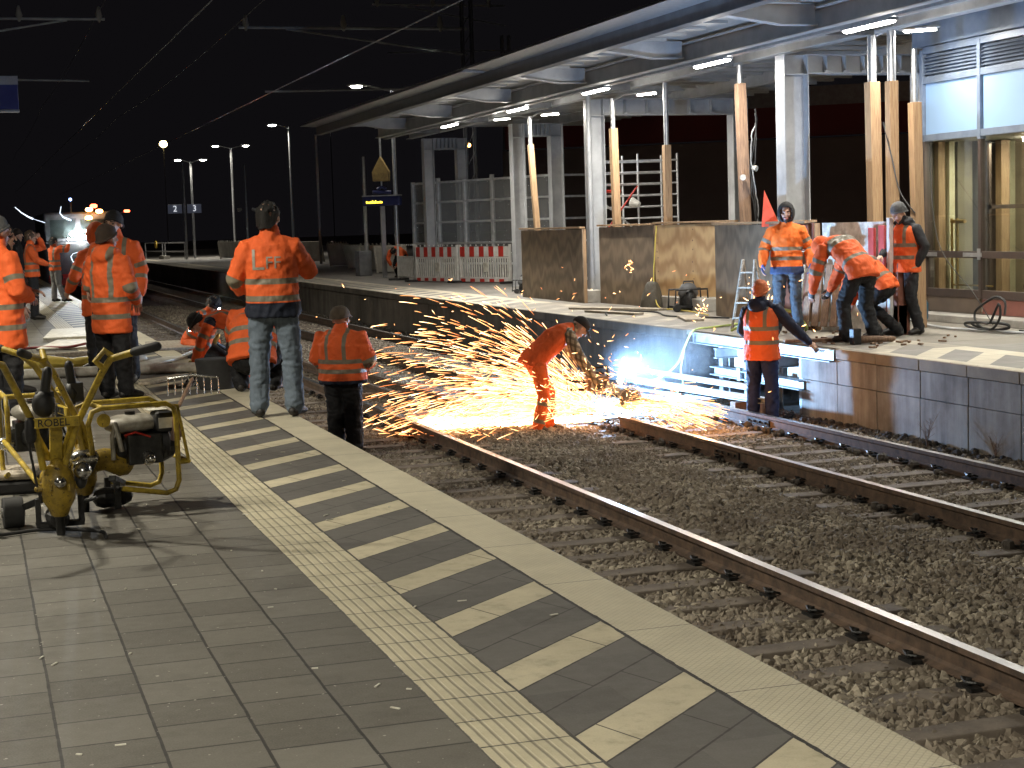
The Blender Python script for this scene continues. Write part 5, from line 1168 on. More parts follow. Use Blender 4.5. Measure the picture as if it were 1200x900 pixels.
for i in range(60):
    x, y = rr.gauss(10.7,.5), rr.gauss(18.9,1.2); 
    if x < 10.1: x = 10.2+rr.random()*.4
    if 17.6 < y < 26: mb.beam((x,y,.015),(x+rr.uniform(-.1,.1),y+rr.uniform(-.12,.12),.02),.03,.022)
tag(mb.build('wood_debris', M['timber_old']), 'scattered splinters and rubble on the far platform', 'debris', kind='stuff')
# breaker / floor tool by the bending men
g = empty('floor_drill', (10.5,18.3,0), 'dark hand tool with wooden block lying before the bending man', 'tool')
mb = MB(); mb.loft([(0,0,.06),(.35,-.15,.06)],[.05,.035],10); mb.build('body', M['timber_old'], g, True)
mb = MB(); mb.box(-.14,-.05,.0,-.03,.06,.20); mb.build('head', M['dark_metal'], g, bevel=.01)
# slatted panel with light frame
g = empty('slatted_bench', (11.12,20.55,0), 'leaning brown slatted bench panel behind the hooded man', 'bench', None, rad(-58)); Mx = Matrix.Rotation(rad(-14),4,'X')
for i in range(6): mb = MB(); mb.box(-.42+.145*i,-.02,.08,-.32+.145*i,.02,.95,Mx); mb.build('slat', M['timber_old'] if i else M['wood_grey'], g, bevel=.006)
for z in (.12,.88): mb = MB(); mb.box(-.45,.021,z-.03,.45,.05,z+.03,Mx); mb.build('crossbar', M['alu'], g)
g = empty('step_ladder', (10.72,21.95,0), 'narrow worn wooden step ladder left of the hooded man', 'ladder', None, rad(-60)); Mx = Matrix.Rotation(rad(-14),4,'X')
for s in (-1,1): mb = MB(); mb.beam((s*.16,-.16,0),(s*.10,.06,1.0),.022,.035); mb.build('stile', M['wood_grey'], g); mb = MB(); mb.beam((s*.16,.32,0),(s*.10,.08,1.0),.018,.03); mb.build('rear_leg', M['wood_grey'], g)
for k in range(4): t = (k+.7)/4.6; mb = MB(); mb.box(-.16+.06*t,-.16+.22*t-.03,1.0*t,.16-.06*t,-.16+.22*t+.04,1.0*t+.02); mb.build('step', M['wood_grey'], g)
mb = MB(); mb.prism([(-.11,0),(.17,0),(-.06,.55)],-.03,.03); o = mb.build('warning_flag', simple('flagorange',(.85,.10,.04),None,5,.5), bevel=.008); o.location = (11.42,22.6,1.46); o.rotation_euler = (0,0,-.5); tag(o, 'red orange triangular flag on the hoarding beside the hooded man', 'flag')
mb = MB(); mb.box(11.62,19.3,0,11.76,19.48,.40); tag(mb.build('white_carton', M['white'], bevel=.01), 'white carton between the bending man and the beanie man', 'box')
for i,(x,y,c,lb) in enumerate(((12.74,20.95,'blue_plastic','left blue canister behind the beanie man'),(12.85,20.66,'blue_plastic','right blue canister behind the beanie man'))):
    mb = MB(); mb.loft([(x,y,.115),(x,y,.32),(x,y,.37),(x,y,.41)],[.065,.065,.04,.025],14); o = mb.build('canister', M[c], smooth=True); tag(o, lb, 'canister')
    mb = MB(); mb.cyl((x,y,.43),(x,y,.46),.028,12); mb.build('cap', M['white'], o)
mb = MB(); mb.box(10.85,20.3,.95,11.1,20.75,1.12); o = mb.build('pale_box', simple('palebluebox',(.55,.66,.70),None,5,.5), bevel=.01); tag(o, 'pale blue box on the slatted bench right of the blue glove', 'box')
# ------------------------------------------------------------------ near platform clutter
def pipe_bundle():
    for i,(a,b,r,m_,lb) in enumerate((((-.6,21.85),(2.05,21.6),.055,'white_dirty','long white pipe lying across the platform behind the women'),((-.6,20.4),(2.62,19.75),.06,'white_dirty','thick white pipe lying across the hatched strip'),((-.6,22.9),(2.2,23.2),.05,'wood_grey','pale batten lying across the platform farther back'))):
        mb = MB(); mb.loft([(a[0],a[1],r),(b[0],b[1],r)],[r,r],12); tag(mb.build('lying_pipe', M[m_], smooth=True), lb, 'pipe')
    mb = MB(); mb.loft([(.4,21.2,.05),(.8,21.0,.12),(1.15,21.15,.08),(1.55,21.05,.10),(1.75,21.1,.04)],[(.12,.05),(.17,.10),(.14,.07),(.16,.09),(.08,.04)],10,(0,1,0)); tag(mb.build('yellow_sack', M['bag_yellow'], smooth=True), 'crumpled yellow sack lying between the white pipes', 'sack')
pipe_bundle()
for i,(x,y,a,l,w,m_,lb) in enumerate(((2.75,24.6,.1,1.7,.75,'wood_grey','wide grey board bridging the platform edge beside the crouching men'),(2.25,21.6,.5,1.2,.3,'white_dirty','pale scuffed board lying on the hatched strip'),(2.0,18.85,.55,1.0,.14,'wood_grey','narrow plank beside the dark tool heap'),(2.25,18.3,.6,.9,.12,'wood_grey','second narrow plank lying next to the tool heap'),(1.5,26.0,.2,2.0,.9,'white_dirty','pale sheet standing for the white glow on the paving behind the woman'),(1.75,29.0,.1,2.6,1.1,'white_dirty','farthest pale sheet standing for the white glow on the paving'))):
    mb = MB(); mb.box(-w/2,-l/2,.004,w/2,l/2,.035, Matrix.Translation((x,y,0)) @ Matrix.Rotation(-a,4,'Z')); tag(mb.build('flat_board', M[m_], bevel=.006), lb, 'board')  # last two are pale sheets laid for the white glow on the paving
tube_thing('red_cable', [(.3,25.2,.02),(.9,25.6,.02),(1.3,24.9,.05),(1.8,25.1,.09),(2.2,24.4,.03),(2.5,24.9,.02)], .018, simple('redcable',(.22,.03,.03),None,5,.5), 'dark red cable loosely laid over the platform', 'cable')
g = empty('ballast_fork', (1.98,16.1,0), 'steel ballast fork standing with raised tines on the hatched strip', 'fork', None, rad(-12))
mb = MB(); mb.loft([(-.10,-.42,.03),(0,0,.24)],[.018,.018],10); mb.build('shaft', M['timber_old'], g, True)
mb = MB(); mb.tube([(-.24,.02,.25),(0,0,.28),(.24,.02,.25)],.012,8)
for i in range(8): x = -.24+.0686*i; mb.tube([(x,.02,.255),(x,.05,.18),(x,.02,.09)],.007,6)
mb.build('tines', M['chrome'], g, True)
# heap of fastening tools
g = empty('tool_heap', (2.38,17.85,0), 'heap of dark clamps and fittings at the platform edge', 'tools'); rr = random.Random(2)
mb = MB()
for i in range(16):
    x, y = rr.uniform(-.28,.28), rr.uniform(-.22,.22); a = rr.uniform(0,6.28); c, s = math.cos(a)*.1, math.sin(a)*.1
    mb.tube([(x-c,y-s,.03+rr.random()*.05),(x,y,.06+rr.random()*.08),(x+c,y+s,.03+rr.random()*.04)], .018, 6); mb.cyl((x,y,.02),(x,y,.05),.03,8)
mb.build('clamps', M['dark_metal'], g, True); mb = MB(); mb.loft([(-.1,.05,.05),(.0,.1,.14),(.12,.06,.08)],[.04,.06,.03],10); mb.build('silver_fitting', M['chrome'], g, True)
# black tub beside the kneeling men
mb = MB(); mb.loft([(2.42,17.55,.0),(2.42,17.55,.32)],[(.19,.16),(.23,.20)],14,(1,0,0),False); tag(mb.build('black_tub', M['rubber'], smooth=True, bevel=.01), 'black tub beside the squatting worker', 'tub')
# work bag and bits at far left
g = empty('tool_case', (.22,11.3,0), 'beige topped black case on the paving behind the drill machines', 'case', None, rad(-8))
mb = MB(); mb.box(-.38,-.24,0,.16,.24,.085); mb.build('case_base', M['black'], g, bevel=.02); mb = MB(); mb.box(-.37,-.23,.09,.15,.23,.135); mb.build('lid', M['wood_grey'], g, bevel=.02)
mb = MB(); mb.add([(-.1,14.7,.01),(.5,14.4,.01),(.68,15.1,.02),(.15,15.3,.10),(-.1,14.7,.0),(.5,14.4,.0),(.68,15.1,.0),(.15,15.3,.0),(.3,14.9,.09)],[(0,1,8),(1,2,8),(2,3,8),(3,0,8),(4,7,6,5),(0,4,5,1),(1,5,6,2),(2,6,7,3),(3,7,4,0)]); tag(mb.build('paper_sack', M['white'], smooth=False), 'flat white paper sack with folded corner on the paving', 'sack')
def clearplastic():
    m, nt, b = newmat('clear_plastic'); b.inputs['Base Color'].default_value = (.5,.52,.5,1); b.inputs['Roughness'].default_value = .15; b.inputs['Alpha'].default_value = .38
    n = noise_(nt, coords(nt,True), 25, 3); bump_(nt, b, n, 1.0, .02); return m
M['clear'] = clearplastic()
g = empty('bottle_pack', (-.10,9.9,0), 'shrink wrapped pack of clear bottles cut by the left picture edge', 'bottles')
for i in range(2):
    for j in range(5):
        mb = MB(); x, y = .0+.09*i, -.3+.15*j; mb.loft([(x,y,.0),(x,y,.05),(x,y,.20),(x,y,.26),(x,y,.30)],[.043,.044,.044,.03,.014],12); mb.build('bottle', M['clear'], g, True)
        mb = MB(); mb.cyl((x,y,.30),(x,y,.325),.016,10); mb.build('cap', M['white'], g, True)
tube_thing('ground_cable', [(-.3,9.35,.015),(.1,9.5,.015),(.35,9.55,.015),(.6,9.35,.015),(.62,9.15,.015)], .010, 'rubber', 'thin black cable on the paving below the drill machines', 'cable')
# ------------------------------------------------------------------ yellow sleeper drilling machines
def drill(loc, rz, label, wheelside=1, eo=0.0):
    g = empty('sleeper_drill', loc, label, 'rail machine', 'yellow sleeper drilling machines', rz)
    def B(name, mat, parent=g, smooth=True, bevel=0): 
        nonlocal mb; o = mb.build(name, M[mat] if isinstance(mat, str) else mat, parent, smooth, bevel); mb = MB(); return o
    mb = MB(); mb.loft([(0,0,.0),(0,0,.02),(0,0,.10),(0,0,.11),(0,0,.17)],[.024,.027,.027,.036,.036],14,None,False); mb.loft([(0,0,.14),(0,0,.155)],[.046,.046],14); B('socket','dark_metal')
    mb.loft([(0,0,.17),(0,0,.21),(0,0,.30),(0,0,.36)],[(.07,.07),(.095,.085),(.10,.09),(.085,.08)],16); mb.loft([(0,0,.36),(0,0,.42)],[.07,.045],14); mb.loft([(-.12,0,.285),(.12,0,.285)],[.02,.02],8)
    for a in range(6): t = a*math.pi/3; mb.cyl((math.cos(t)*.102,math.sin(t)*.092,.27),(math.cos(t)*.102,math.sin(t)*.092,.315),.012,6)
    mb.loft([(0,.02,.32),(0,.14,.34),(0,.26,.30)],[(.07,.07),(.06,.075),(.08,.09)],14); B('gear_case','yellow_cast')
    mb.loft([(0,-.095,.33),(0,-.115,.33)],[.035,.035],16); mb.loft([(.14,.02,.38),(.14,-.06,.38)],[.052,.052],18); B('cap_ring','chrome')
    mb.loft([(.14,-.063,.38),(.14,-.068,.38)],[.03,.03],16); mb.loft([(.13,.0,.30),(.14,.02,.36)],[.035,.045],10); B('oil_gauge','dark_metal')
    # column
    mb.beam((0,.05,.38),(0,-.05,.70),.05,.07,V((1,0,0))); mb.beam((-.04,.05,.45),(-.12,-.05,.62),.04,.03); mb.beam((.04,.05,.45),(.10,-.05,.66),.04,.03); B('column','yellow',bevel=.005,smooth=False)
    for s in (-1,1):
        mb.tube([(s*.02+(.02 if s>0 else -.06),0,.40),(s*.12,-.06,.66),(s*.26,-.22,.97),(s*.30,-.30,1.05),(s*.42,-.40,1.09)],.021,10); h = B('handlebar','yellow')
        mb.loft([(s*.42,-.40,1.09),(s*.54,-.47,1.12)],[.026,.028],10); B('grip','rubber',h)
    mb.tube([(.27,-.24,.99),(.22,-.26,1.04),(.27,-.28,1.10),(.33,-.28,1.05)],.02,8); B('lever','yellow')
    mb.tube([(-.15,-.1,.68),(-.16,-.08,.55),(-.13,-.02,.35),(-.1,.02,.2)],.008,6); B('throttle_cable','rubber'); mb.loft([(-.15,-.1,.70),(-.15,-.09,.60)],[.03,.034],10); B('lever_boot','black')
    mb.box(-.17,-.118,.655,.13,-.098,.715); pl = B('name_plate','yellow',smooth=False,bevel=.003)
    text('ROBEL', .062, M['black'], pl, Matrix.Translation((-.02,-.121,.683)) @ RX, .002)
    mb.box(-.1,-.05,.74,.0,.03,.86); mb.loft([(-.05,-.03,.84),(-.03,-.05,.98)],[.03,.03],8); mb.ell((-.06,-.04,.79),(.07,.05,.08)); B('control_box','black')
    # engine
    mb.box(-.13,.27,.30,.15,.50,.50); mb.loft([(0,.30,.40),(0,.52,.40)],[.11,.12],16); mb.box(-.17,.30,.32,-.13,.46,.44); B('engine_block','dark_metal',bevel=.01,smooth=False)
    for k in range(7): mb.box(-.18,.30+.028*k,.30,.10,.312+.028*k,.46)
    B('cooling_fins','steel_dark',smooth=False)
    mb.loft([(0,.20,.565),(0,.26,.565),(0,.42,.565),(0,.47,.565)],[(.10,.05),(.145,.062),(.145,.062),(.11,.05)],16,(1,0,0)); tk = B('fuel_tank','tank'); mb.tube([(.06,.30,.45),(.12,.26,.50),(.16,.32,.52),(.15,.42,.48)],.007,6); B('spark_lead','red'); mb.box(-.04,.44,.645,.10,.56,.650); mb.box(.151,.48,.53,.155,.58,.60); B('sticker','white_dirty',smooth=False); mb.loft([(-.13,.34,.36),(-.22,.33,.36)],[.045,.045],14); mb.loft([(.15,.40,.34),(.20,.40,.34)],[.05,.035],12); B('pulley','chrome')
    mb.cyl((0,.33,.62),(0,.33,.645),.035,14); B('tank_cap','dark_metal',tk)
    mb.loft([(0,.505,.42),(0,.56,.42),(0,.585,.42)],[.115,.12,.07],18); B('recoil_cover','black')
    mb.box(-.02,.46,.50,.15,.60,.64); B('air_filter','black',bevel=.03,smooth=False)
    mb.box(.10,.57,.44,.17,.62,.60); mb.cyl((.12,.60,.50),(.12,.63,.46),.03,8); B('muffler',simple('muffler%d'%len(bpy.data.materials),(.50,.34,.29),(.3,.2,.17),12,.5))
    mb.tube([(.1,.18,.34),(.09,.18,.50),(.12,.2,.58),(.16,.2,.52),(.17,.22,.40)],.016,8); B('intake_hose','tank')
    # tubular guard frame
    for s in (-1,1):
        x = s*.20; mb.tube([(x,.02,.40),(x,.0,.60),(x,.03,.68),(x,.09,.70),(x,.52,.70),(x,.57,.67),(x,.585,.60),(x,.585,.18),(x,.56,.12),(x,.50,.10),(x,.20,.16)],.0175,10); B('guard_tube','yellow')
    mb.tube([(-.20,.585,.30),(-.19,.66,.30),(.19,.66,.30),(.20,.585,.30)],.016,8); mb.tube([(-.20,.10,.70),(.20,.10,.70)],.0175,8); mb.tube([(.2,.1,.7),(.2,.3,.71),(.19,.60,.68),(.19,.66,.30)],.012,6); mb.tube([(-.20,.585,.58),(-.18,.66,.52),(-.18,.66,.32)],.0175,8); B('guard_crossbar','yellow')
    mb.cyl((.20,.1,.62),(.215,.1,.62),.045,14); B('lifting_eye','yellow')
    if eo:
        bpy.context.view_layer.update()
        for c in g.children:
            if c.name.split('.')[0] in ('engine_block','cooling_fins','fuel_tank','sticker','pulley','spark_lead','recoil_cover','air_filter','muffler','intake_hose','guard_tube','guard_crossbar','lifting_eye'): c.location = (.06, eo, 0)
        for s in (-1,1): mb.tube([(s*.10,.20,.30),(s*.16,eo+.1,.40)],.0175,10)
        B('long_tube','yellow')
    # wheel and foot frame
    if wheelside > 0:
        mb.cyl((-.2*wheelside-.09,.42,.095),(-.2*wheelside+.03,.42,.095),.095,20); wh = B('roller','rubber',bevel=.008); mb.cyl((-.2*wheelside-.1,.42,.095),(-.2*wheelside+.04,.42,.095),.03,12); B('hub','chrome',wh)
    mb.beam((-.17,.3,.14),(-.05,.2,.2),.05,.04); mb.box(-.12,.16,.02,.16,.20,.05); mb.box(-.12,.16,.05,-.09,.2,.2); mb.box(.13,.16,.05,.16,.2,.2); mb.loft([(0,.12,.08),(0,.26,.08)],[.07,.06],12); mb.cyl((.16,.18,.16),(.24,.16,.18),.014,8); B('foot_clamp','dark_metal',smooth=False,bevel=.004)
    return g
drill((.40,9.42,0), rad(4), 'front yellow sleeper drill with its name plate facing the viewer', 1, 1.45).scale = (.93,.93,.93)
drill((.58,10.15,0), rad(-80), 'rear yellow sleeper drill with its engine pointing to the tracks', -1).scale = (.90,.90,.90)
# ------------------------------------------------------------------ work train on the near track in the distance
tr = empty('work_train', (4.35,70,-.765), 'dark work train with a glaring headlight and orange beacons far down the track', 'train')
mb = MB(); mb.box(-1.4,.0,.5,1.4,9,2.2); mb.box(-1.35,.3,2.2,1.35,9,3.4); mb.build('body', M['steel_dark'], tr, bevel=.08)
mb = MB(); mb.box(-1.25,-.02,.45,1.25,.0,.9); mb.box(-1.3,-.35,.6,1.3,-.05,.75); mb.build('buffer_beam', M['red'], tr)
for x in (-.6,.6): mb = MB(); mb.box(x-.5,.27,2.35,x+.5,.295,3.1); mb.build('windscreen', M['glass'], tr)
for x in (-.95,.9): mb = MB(); mb.cyl((x,-.36,.8),(x,-.75,.8),.2,18); mb.build('buffer', M['dark_metal'], tr)
for dx, z, r, mm in ((.0,2.50,.17,'arc'),(-.24,2.52,.10,'arc'),(.22,2.38,.07,'arc'),(-.42,2.3,.05,'lamp_white'),(.08,2.15,.06,'lamp_white'),(.25,2.62,.05,'lamp_white')): mb = MB(); mb.ell((dx,-.1,z),(r,.07,r)); mb.build('headlight', M[mm], tr, True)
for dx, z, mm in ((.45,3.48,'lamp_orange'),(.85,3.40,'lamp_orange'),(.42,3.15,'lamp_orange'),(.64,3.62,'lamp_red'),(1.95,3.38,'lamp_red')): mb = MB(); mb.loft([(dx-.06,-.05,z),(dx+.06,-.05,z)],[.085,.085] if dx < 1.9 else [.06,.06],10); mb.build('beacon', M[mm], tr, True)
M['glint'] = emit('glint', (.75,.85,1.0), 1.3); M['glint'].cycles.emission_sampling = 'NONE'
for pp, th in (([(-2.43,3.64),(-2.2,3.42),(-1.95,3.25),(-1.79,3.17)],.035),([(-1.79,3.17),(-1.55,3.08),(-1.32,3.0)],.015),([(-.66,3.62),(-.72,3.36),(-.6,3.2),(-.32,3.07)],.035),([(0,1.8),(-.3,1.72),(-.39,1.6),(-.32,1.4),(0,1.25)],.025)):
    mb = MB(); n_ = len(pp); mb.loft([(x,-.4,z) for x, z in pp], [th*(.4+.6*(i/(n_-1))) for i in range(n_)], 8); mb.build('glint_streak', M['glint'], tr, True)  # curved light streaks around the windscreen, shaped as glowing tubes
mb = MB(); mb.ell((-.28,-.3,3.9),(.06,.06,.06)); mb.build('marker_light', M['lamp_blue'], tr, True)
mb = MB(); mb.tube([(-.28,-.25,3.4),(-.28,-.25,3.9)],.03,6); mb.tube([(1.3,0,3.2),(1.95,0,3.38)],.03,6); mb.tube([(.5,0,3.3),(.5,0,3.6)],.03,6); mb.tube([(-1.3,0,2.9),(-1.32,-.4,3.0)],.02,6); mb.build('lamp_bracket', M['steel_dark'], tr, True)
h = light('SPOT', (4.35,69.2,1.9), 5200, (.85,.92,1), .2, None, 'train_headlamp', spot=.30, blend=.8); aim(h, (1.8,30,0))
# ------------------------------------------------------------------ people of the scene
Z0 = -.95
# jeans man
root, J, HM = person((2.52,14.55,0), 14, 'man in blue jeans and orange jacket watching from the platform, back turned', H=1.90, topm='hivis', zone='hem', legm='jeans', hair='hair_dark', boots='boot', bands=(.35,.49), armb=(.30,), straps=False, hem=.12, fat=1.12, fatleg=1.06, hs=1.02,
    P=dict(anL=(-.145,.0,.09), anR=(.145,-.03,.09), toL=(-.19,.17,.03), toR=(.20,.15,.03), knL=(-.13,.03,.49), knR=(.135,.02,.49), elR=(.30,.10,1.19), wrR=(.15,.29,1.33), elL=(-.30,-.02,1.14), wrL=(-.20,.14,.98), face=(.35,1,-.1)))
# logo on the jacket back, draped on the cloth
def drape(root, body, s, size, x, z, mat):
    c = bpy.data.curves.new('t', 'FONT'); c.body = s; c.size = size; c.resolution_u = 3
    o = bpy.data.objects.new('t', c); COL.objects.link(o); dg = bpy.context.evaluated_depsgraph_get(); me = bpy.data.meshes.new_from_object(o.evaluated_get(dg)); bpy.data.objects.remove(o)
    bm = bmesh.new(); bm.from_mesh(me); bmesh.ops.triangulate(bm, faces=bm.faces); bmesh.ops.subdivide_edges(bm, edges=bm.edges, cuts=2, use_grid_fill=True)
    bv = BVHTree.FromObject(body, bpy.context.evaluated_depsgraph_get())
    for v in bm.verts:
        h = bv.ray_cast(V((x+v.co.x, -1, z+v.co.y)), V((0,1,0)))
        v.co = (h[0] + V((0,-.005,0))) if h[0] else V((x+v.co.x, -.15, z+v.co.y))
    bm.to_mesh(me); bm.free(); me.materials.clear(); me.materials.append(mat); q = bpy.data.objects.new('lettering', me); COL.objects.link(q); q.parent = body; return q
tapem = simple('tape_grey', (.34,.31,.26), (.28,.25,.2), 20, .5)
jk = [c for c in root.children if c.name.startswith('jacket')][0]; bpy.context.view_layer.update()
drape(root, jk, 'L', .26, -.17, 1.30, tapem); drape(root, jk, 'FF', .15, -.04, 1.31, tapem)
mb = MB(); mb.box(.13,.36,1.36,.20,.375,1.50); mb.build('phone', M['black'], None).parent = root
# left edge man
person((.27,16.05,0), 62, 'man cut by the left edge in grey beanie and long orange parka', H=1.86, hat='beanie', hatm='knit_grey', bands=(.50,.68), armb=(.20,), straps=False, hem=.34, fat=1.22, fatleg=1.12,
    P=dict(elL=(-.27,.02,1.13), elR=(.28,.0,1.12), wrL=(-.02,.28,1.10), wrR=(.02,.27,1.04), face=(0,1,-.05)))
person((.37,18.4,0), 75, 'dark haired man half hidden behind the left edge man', H=1.80, hair='hair_dark', hem=.2, topm='cloth_black', bands=(), armb=(), P=dict(face=(.1,1,-.15)))
# woman
person((1.33,17.10,0), 44, 'woman in brown beanie and long orange coat behind the yellow drills', H=1.76, hat='beanie', hatm='knit_brown', hood=True, bands=(.46,.63), armb=(.28,.43), straps=True, hem=.27, fat=1.08, fatleg=1.1,
    P=dict(elR=(.27,.0,1.13), wrR=(.17,.20,.98), elL=(-.26,.02,1.14), wrL=(-.15,.22,1.0), anL=(-.10,0,.09), anR=(.12,.03,.09), toR=(.17,.20,.03), face=(.25,1,-.1)))
person((1.55,18.9,0), 200, 'man in black beanie facing the woman in brown beanie', H=1.92, hat='beanie', hatm='knit_black', bands=(.42,.60), armb=(.2,.34), hem=.25, fat=1.1,
    P=dict(face=(.2,1,-.15), elR=(.27,.02,1.15), wrR=(.25,.14,.96)))
person((1.50,20.9,0), 330, 'hooded worker in orange beyond the woman, hood up', H=1.80, hat='hood', hatm='hivis', bands=(.42,.58), armb=(.2,.34), hem=.28, fat=1.12, P=dict(elL=(-.30,.04,1.14), wrL=(-.28,.22,.98)))
# far left pair
person((1.22,34.9,0), 95, 'bareheaded man holding a hand to his head far back on the platform', H=1.80, hair='hair_brown', bands=(.36,.50), armb=(), straps=True, hem=.10, vox=.018, fat=1.05,
    P=dict(elL=(-.28,.22,1.42), wrL=(-.10,.16,1.62), elR=(.3,.1,1.18), wrR=(.2,.3,1.1), face=(.0,1,-.1)))
person((1.05,38.0,0), 100, 'man in dark round cap behind the bareheaded man', H=1.86, hat='beanie', hatm='knit_brown', topm='cloth_black', bands=(), armb=(), vox=.022)
person((2.10,44.0,0), 60, 'worker with raised arms and light trousers farthest back on the platform', H=1.66, hair='hair_dark', legm='grey_trouser', bands=(.36,.5), armb=(.15,), hem=.1, vox=.02,
    P=dict(elL=(-.3,.2,1.40), wrL=(-.12,.35,1.5), elR=(.3,.2,1.40), wrR=(.14,.36,1.52), anR=(.22,.1,.09), toR=(.36,.22,.03)))
# crouching group
K = dict(pelvis=(0,-.02,.55), chest=(0,.26,.82), neck=(0,.40,.96), head=(0,.50,1.06), face=(0,.75,-.65), up=(0,.65,.75), shL=(-.18,.34,.92), shR=(.18,.34,.92), elL=(-.24,.52,.68), elR=(.24,.52,.68), wrL=(-.10,.72,.50), wrR=(.10,.72,.50),
     hipL=(-.1,0,.50), hipR=(.1,0,.50), knL=(-.16,.22,.08), knR=(.16,.38,.40), anL=(-.14,-.22,.08), anR=(.16,.30,.09), toL=(-.14,-.36,.02), toR=(.17,.46,.03))
r1 = person((3.05,24.3,-.42), 150, 'kneeling worker with headlamp at the left end of the crouching group', H=1.72, hair='hair_dark', legm='hivis_trouser', bands=(.3,.44), armb=(.2,), hem=.08, P=K); headlamp(r1[0], r1[2])
K2 = dict(K); K2.update(pelvis=(0,-.05,.78), chest=(0,.34,.90), neck=(0,.52,.88), head=(0,.64,.86), face=(0,.55,-.85), up=(0,.85,.5), shL=(-.18,.46,.88), shR=(.18,.46,.88), elL=(-.24,.58,.62), elR=(.24,.56,.62), wrL=(-.1,.68,.40), wrR=(.1,.66,.42),
     hipL=(-.1,-.02,.72), hipR=(.1,-.02,.72), knL=(-.14,.22,.42), knR=(.15,.2,.42), anL=(-.14,.0,.09), anR=(.15,-.05,.09), toL=(-.15,.17,.03), toR=(.16,.13,.03))
r2 = person((3.32,21.0,-.36), 285, 'worker in orange bending down with headlamp in the middle of the crouching group', H=1.78, hat='beanie', hatm='knit_black', topm='hivis', zone='shoulder', legm='hivis_trouser', bands=(.3,.44), armb=(.2,.34), hem=.08, gloves='glove_yellow', P=K2); headlamp(r2[0], r2[2])
K3 = dict(K); K3.update(pelvis=(0,-.05,.36), chest=(0,.12,.66), neck=(0,.26,.82), head=(0,.38,.88), face=(0,.7,-.7), up=(0,.7,.7), shL=(-.19,.20,.76), shR=(.19,.20,.76), elL=(-.28,.42,.56), elR=(.28,.42,.56), wrL=(-.1,.62,.36), wrR=(.12,.6,.36),
     hipL=(-.11,-.02,.32), hipR=(.11,-.02,.32), knL=(-.26,.36,.46), knR=(.30,.34,.46), anL=(-.15,.1,.09), anR=(.18,.08,.09), toL=(-.17,.28,.03), toR=(.22,.25,.03))
person((2.70,16.9,0), 20, 'squatting worker with broad orange back mostly hidden by the jeans man', H=1.80, hair='hair_dark', bands=(.16,.30,.44), armb=(.2,.34), straps=False, hem=.06, fat=1.25, fatleg=1.15, P=K3, boots='boot')
mb = MB(); mb.box(3.0,22.6,-.9,3.5,23.4,-.35); mb.box(2.95,23.0,-.9,3.45,24.2,-.4); tag(mb.build('black_chest', M['black'], bevel=.03), 'black machine bed between the crouching men below the platform edge', 'machine')
g = empty('rail_clamp_tool', (2.95,21.9,-.05), 'dark clamping tool with bright fittings held by the crouching men', 'tool')
mb = MB(); mb.loft([(-.3,.3,.0),(0,0,.16),(.2,-.2,.02)],[.09,.12,.07],12); mb.tube([(-.3,-.3,0),(0,0,.3),(.3,.2,.1)],.03,8); mb.build('frame', M['dark_metal'], g, True); mb = MB(); mb.loft([(.02,.03,.2),(.1,-.05,.34)],[.04,.03],10); mb.ell((-.12,.1,.2),(.05,.05,.05)); mb.build('fitting', M['gold'], g, True)
# man in the track with cap
person((4.02,18.75,Z0), 38, 'stocky man in brown cap standing in the near track, back turned', H=1.72, hat='cap', hatm='cap_brown', zone='hemonly', bands=(.36,.475), armb=(.30,.43), straps=True, hem=.10, fat=1.52, fatleg=1.42, skin='skin', hs=1.22,
    P=dict(elL=(-.33,.0,1.14), wrL=(-.24,.20,1.0), elR=(.32,.04,1.13), wrR=(.22,.22,1.02), shL=(-.225,-.01,1.39), shR=(.225,-.01,1.39), face=(.1,1,-.2), head=(0,.012,1.60)))
# cutter
CP = dict(pelvis=(-.05,-.12,.90), chest=(0,.16,1.16), neck=(0,.36,1.29), head=(0,.50,1.29), face=(0,.72,-.70), up=(0,.75,.68), shL=(-.17,.30,1.24), shR=(.17,.30,1.24), elL=(-.24,.46,.96), elR=(.22,.42,.94), wrL=(-.15,.72,.70), wrR=(.14,.66,.60),
     hipL=(-.1,-.08,.85), hipR=(.1,-.08,.85), knL=(-.13,.12,.47), knR=(.13,-.02,.46), anL=(-.14,.10,.09), anR=(.15,-.12,.09), toL=(-.15,.27,.03), toR=(.17,.05,.03), back=(0,-.5,.7))
person((6.62,19.25,Z0), 94, 'bent worker in checked shirt and orange trousers cutting the rail amid sparks', H=1.76, hair=None, hat='cap', hatm='knit_black', top='vest', under='plaid', topm='hivis', bands=(), armb=(), straps=False, legm='hivis_trouser', legband=(.48,.70), hem=.05, P=CP, fat=1.1, gloves='glove_black', boots='boot_brown')
g = empty('rail_cut_off_saw', (7.36,19.22,-.42), 'petrol cut off saw in the hands of the sparking worker', 'cut off saw', None, rad(-10))
mb = MB(); mb.box(-.18,-.10,-.05,.10,.12,.14); mb.build('engine', M['timber_old'], g, bevel=.03)
mb = MB(); mb.tube([(-.12,.0,.13),(-.08,0,.24),(.08,-.02,.25),(.10,-.02,.12)],.017,8); mb.tube([(-.18,.02,.05),(-.42,.02,.10),(-.40,.02,-.02),(-.18,.02,-.03)],.018,8); mb.build('handle', M['black'], g, True)
mb = MB(); mb.beam((.05,-.13,.04),(.32,-.13,-.14),.03,.09); mb.build('arm', M['steel_grey'], g, bevel=.01)
mb = MB(); mb.cyl((.34,-.145,-.16),(.34,-.14,-.16),.13,32); mb.build('cutting_disc', M['steel_dark'], g)
mb = MB(); mb.loft([(.34+.145*math.cos(t),-.14,-.16+.145*math.sin(t)) for t in np.linspace(.1,2.9,12)],[(.035,.012)]*12,8,(0,1,0)); mb.build('guard', M['steel_grey'], g, True)
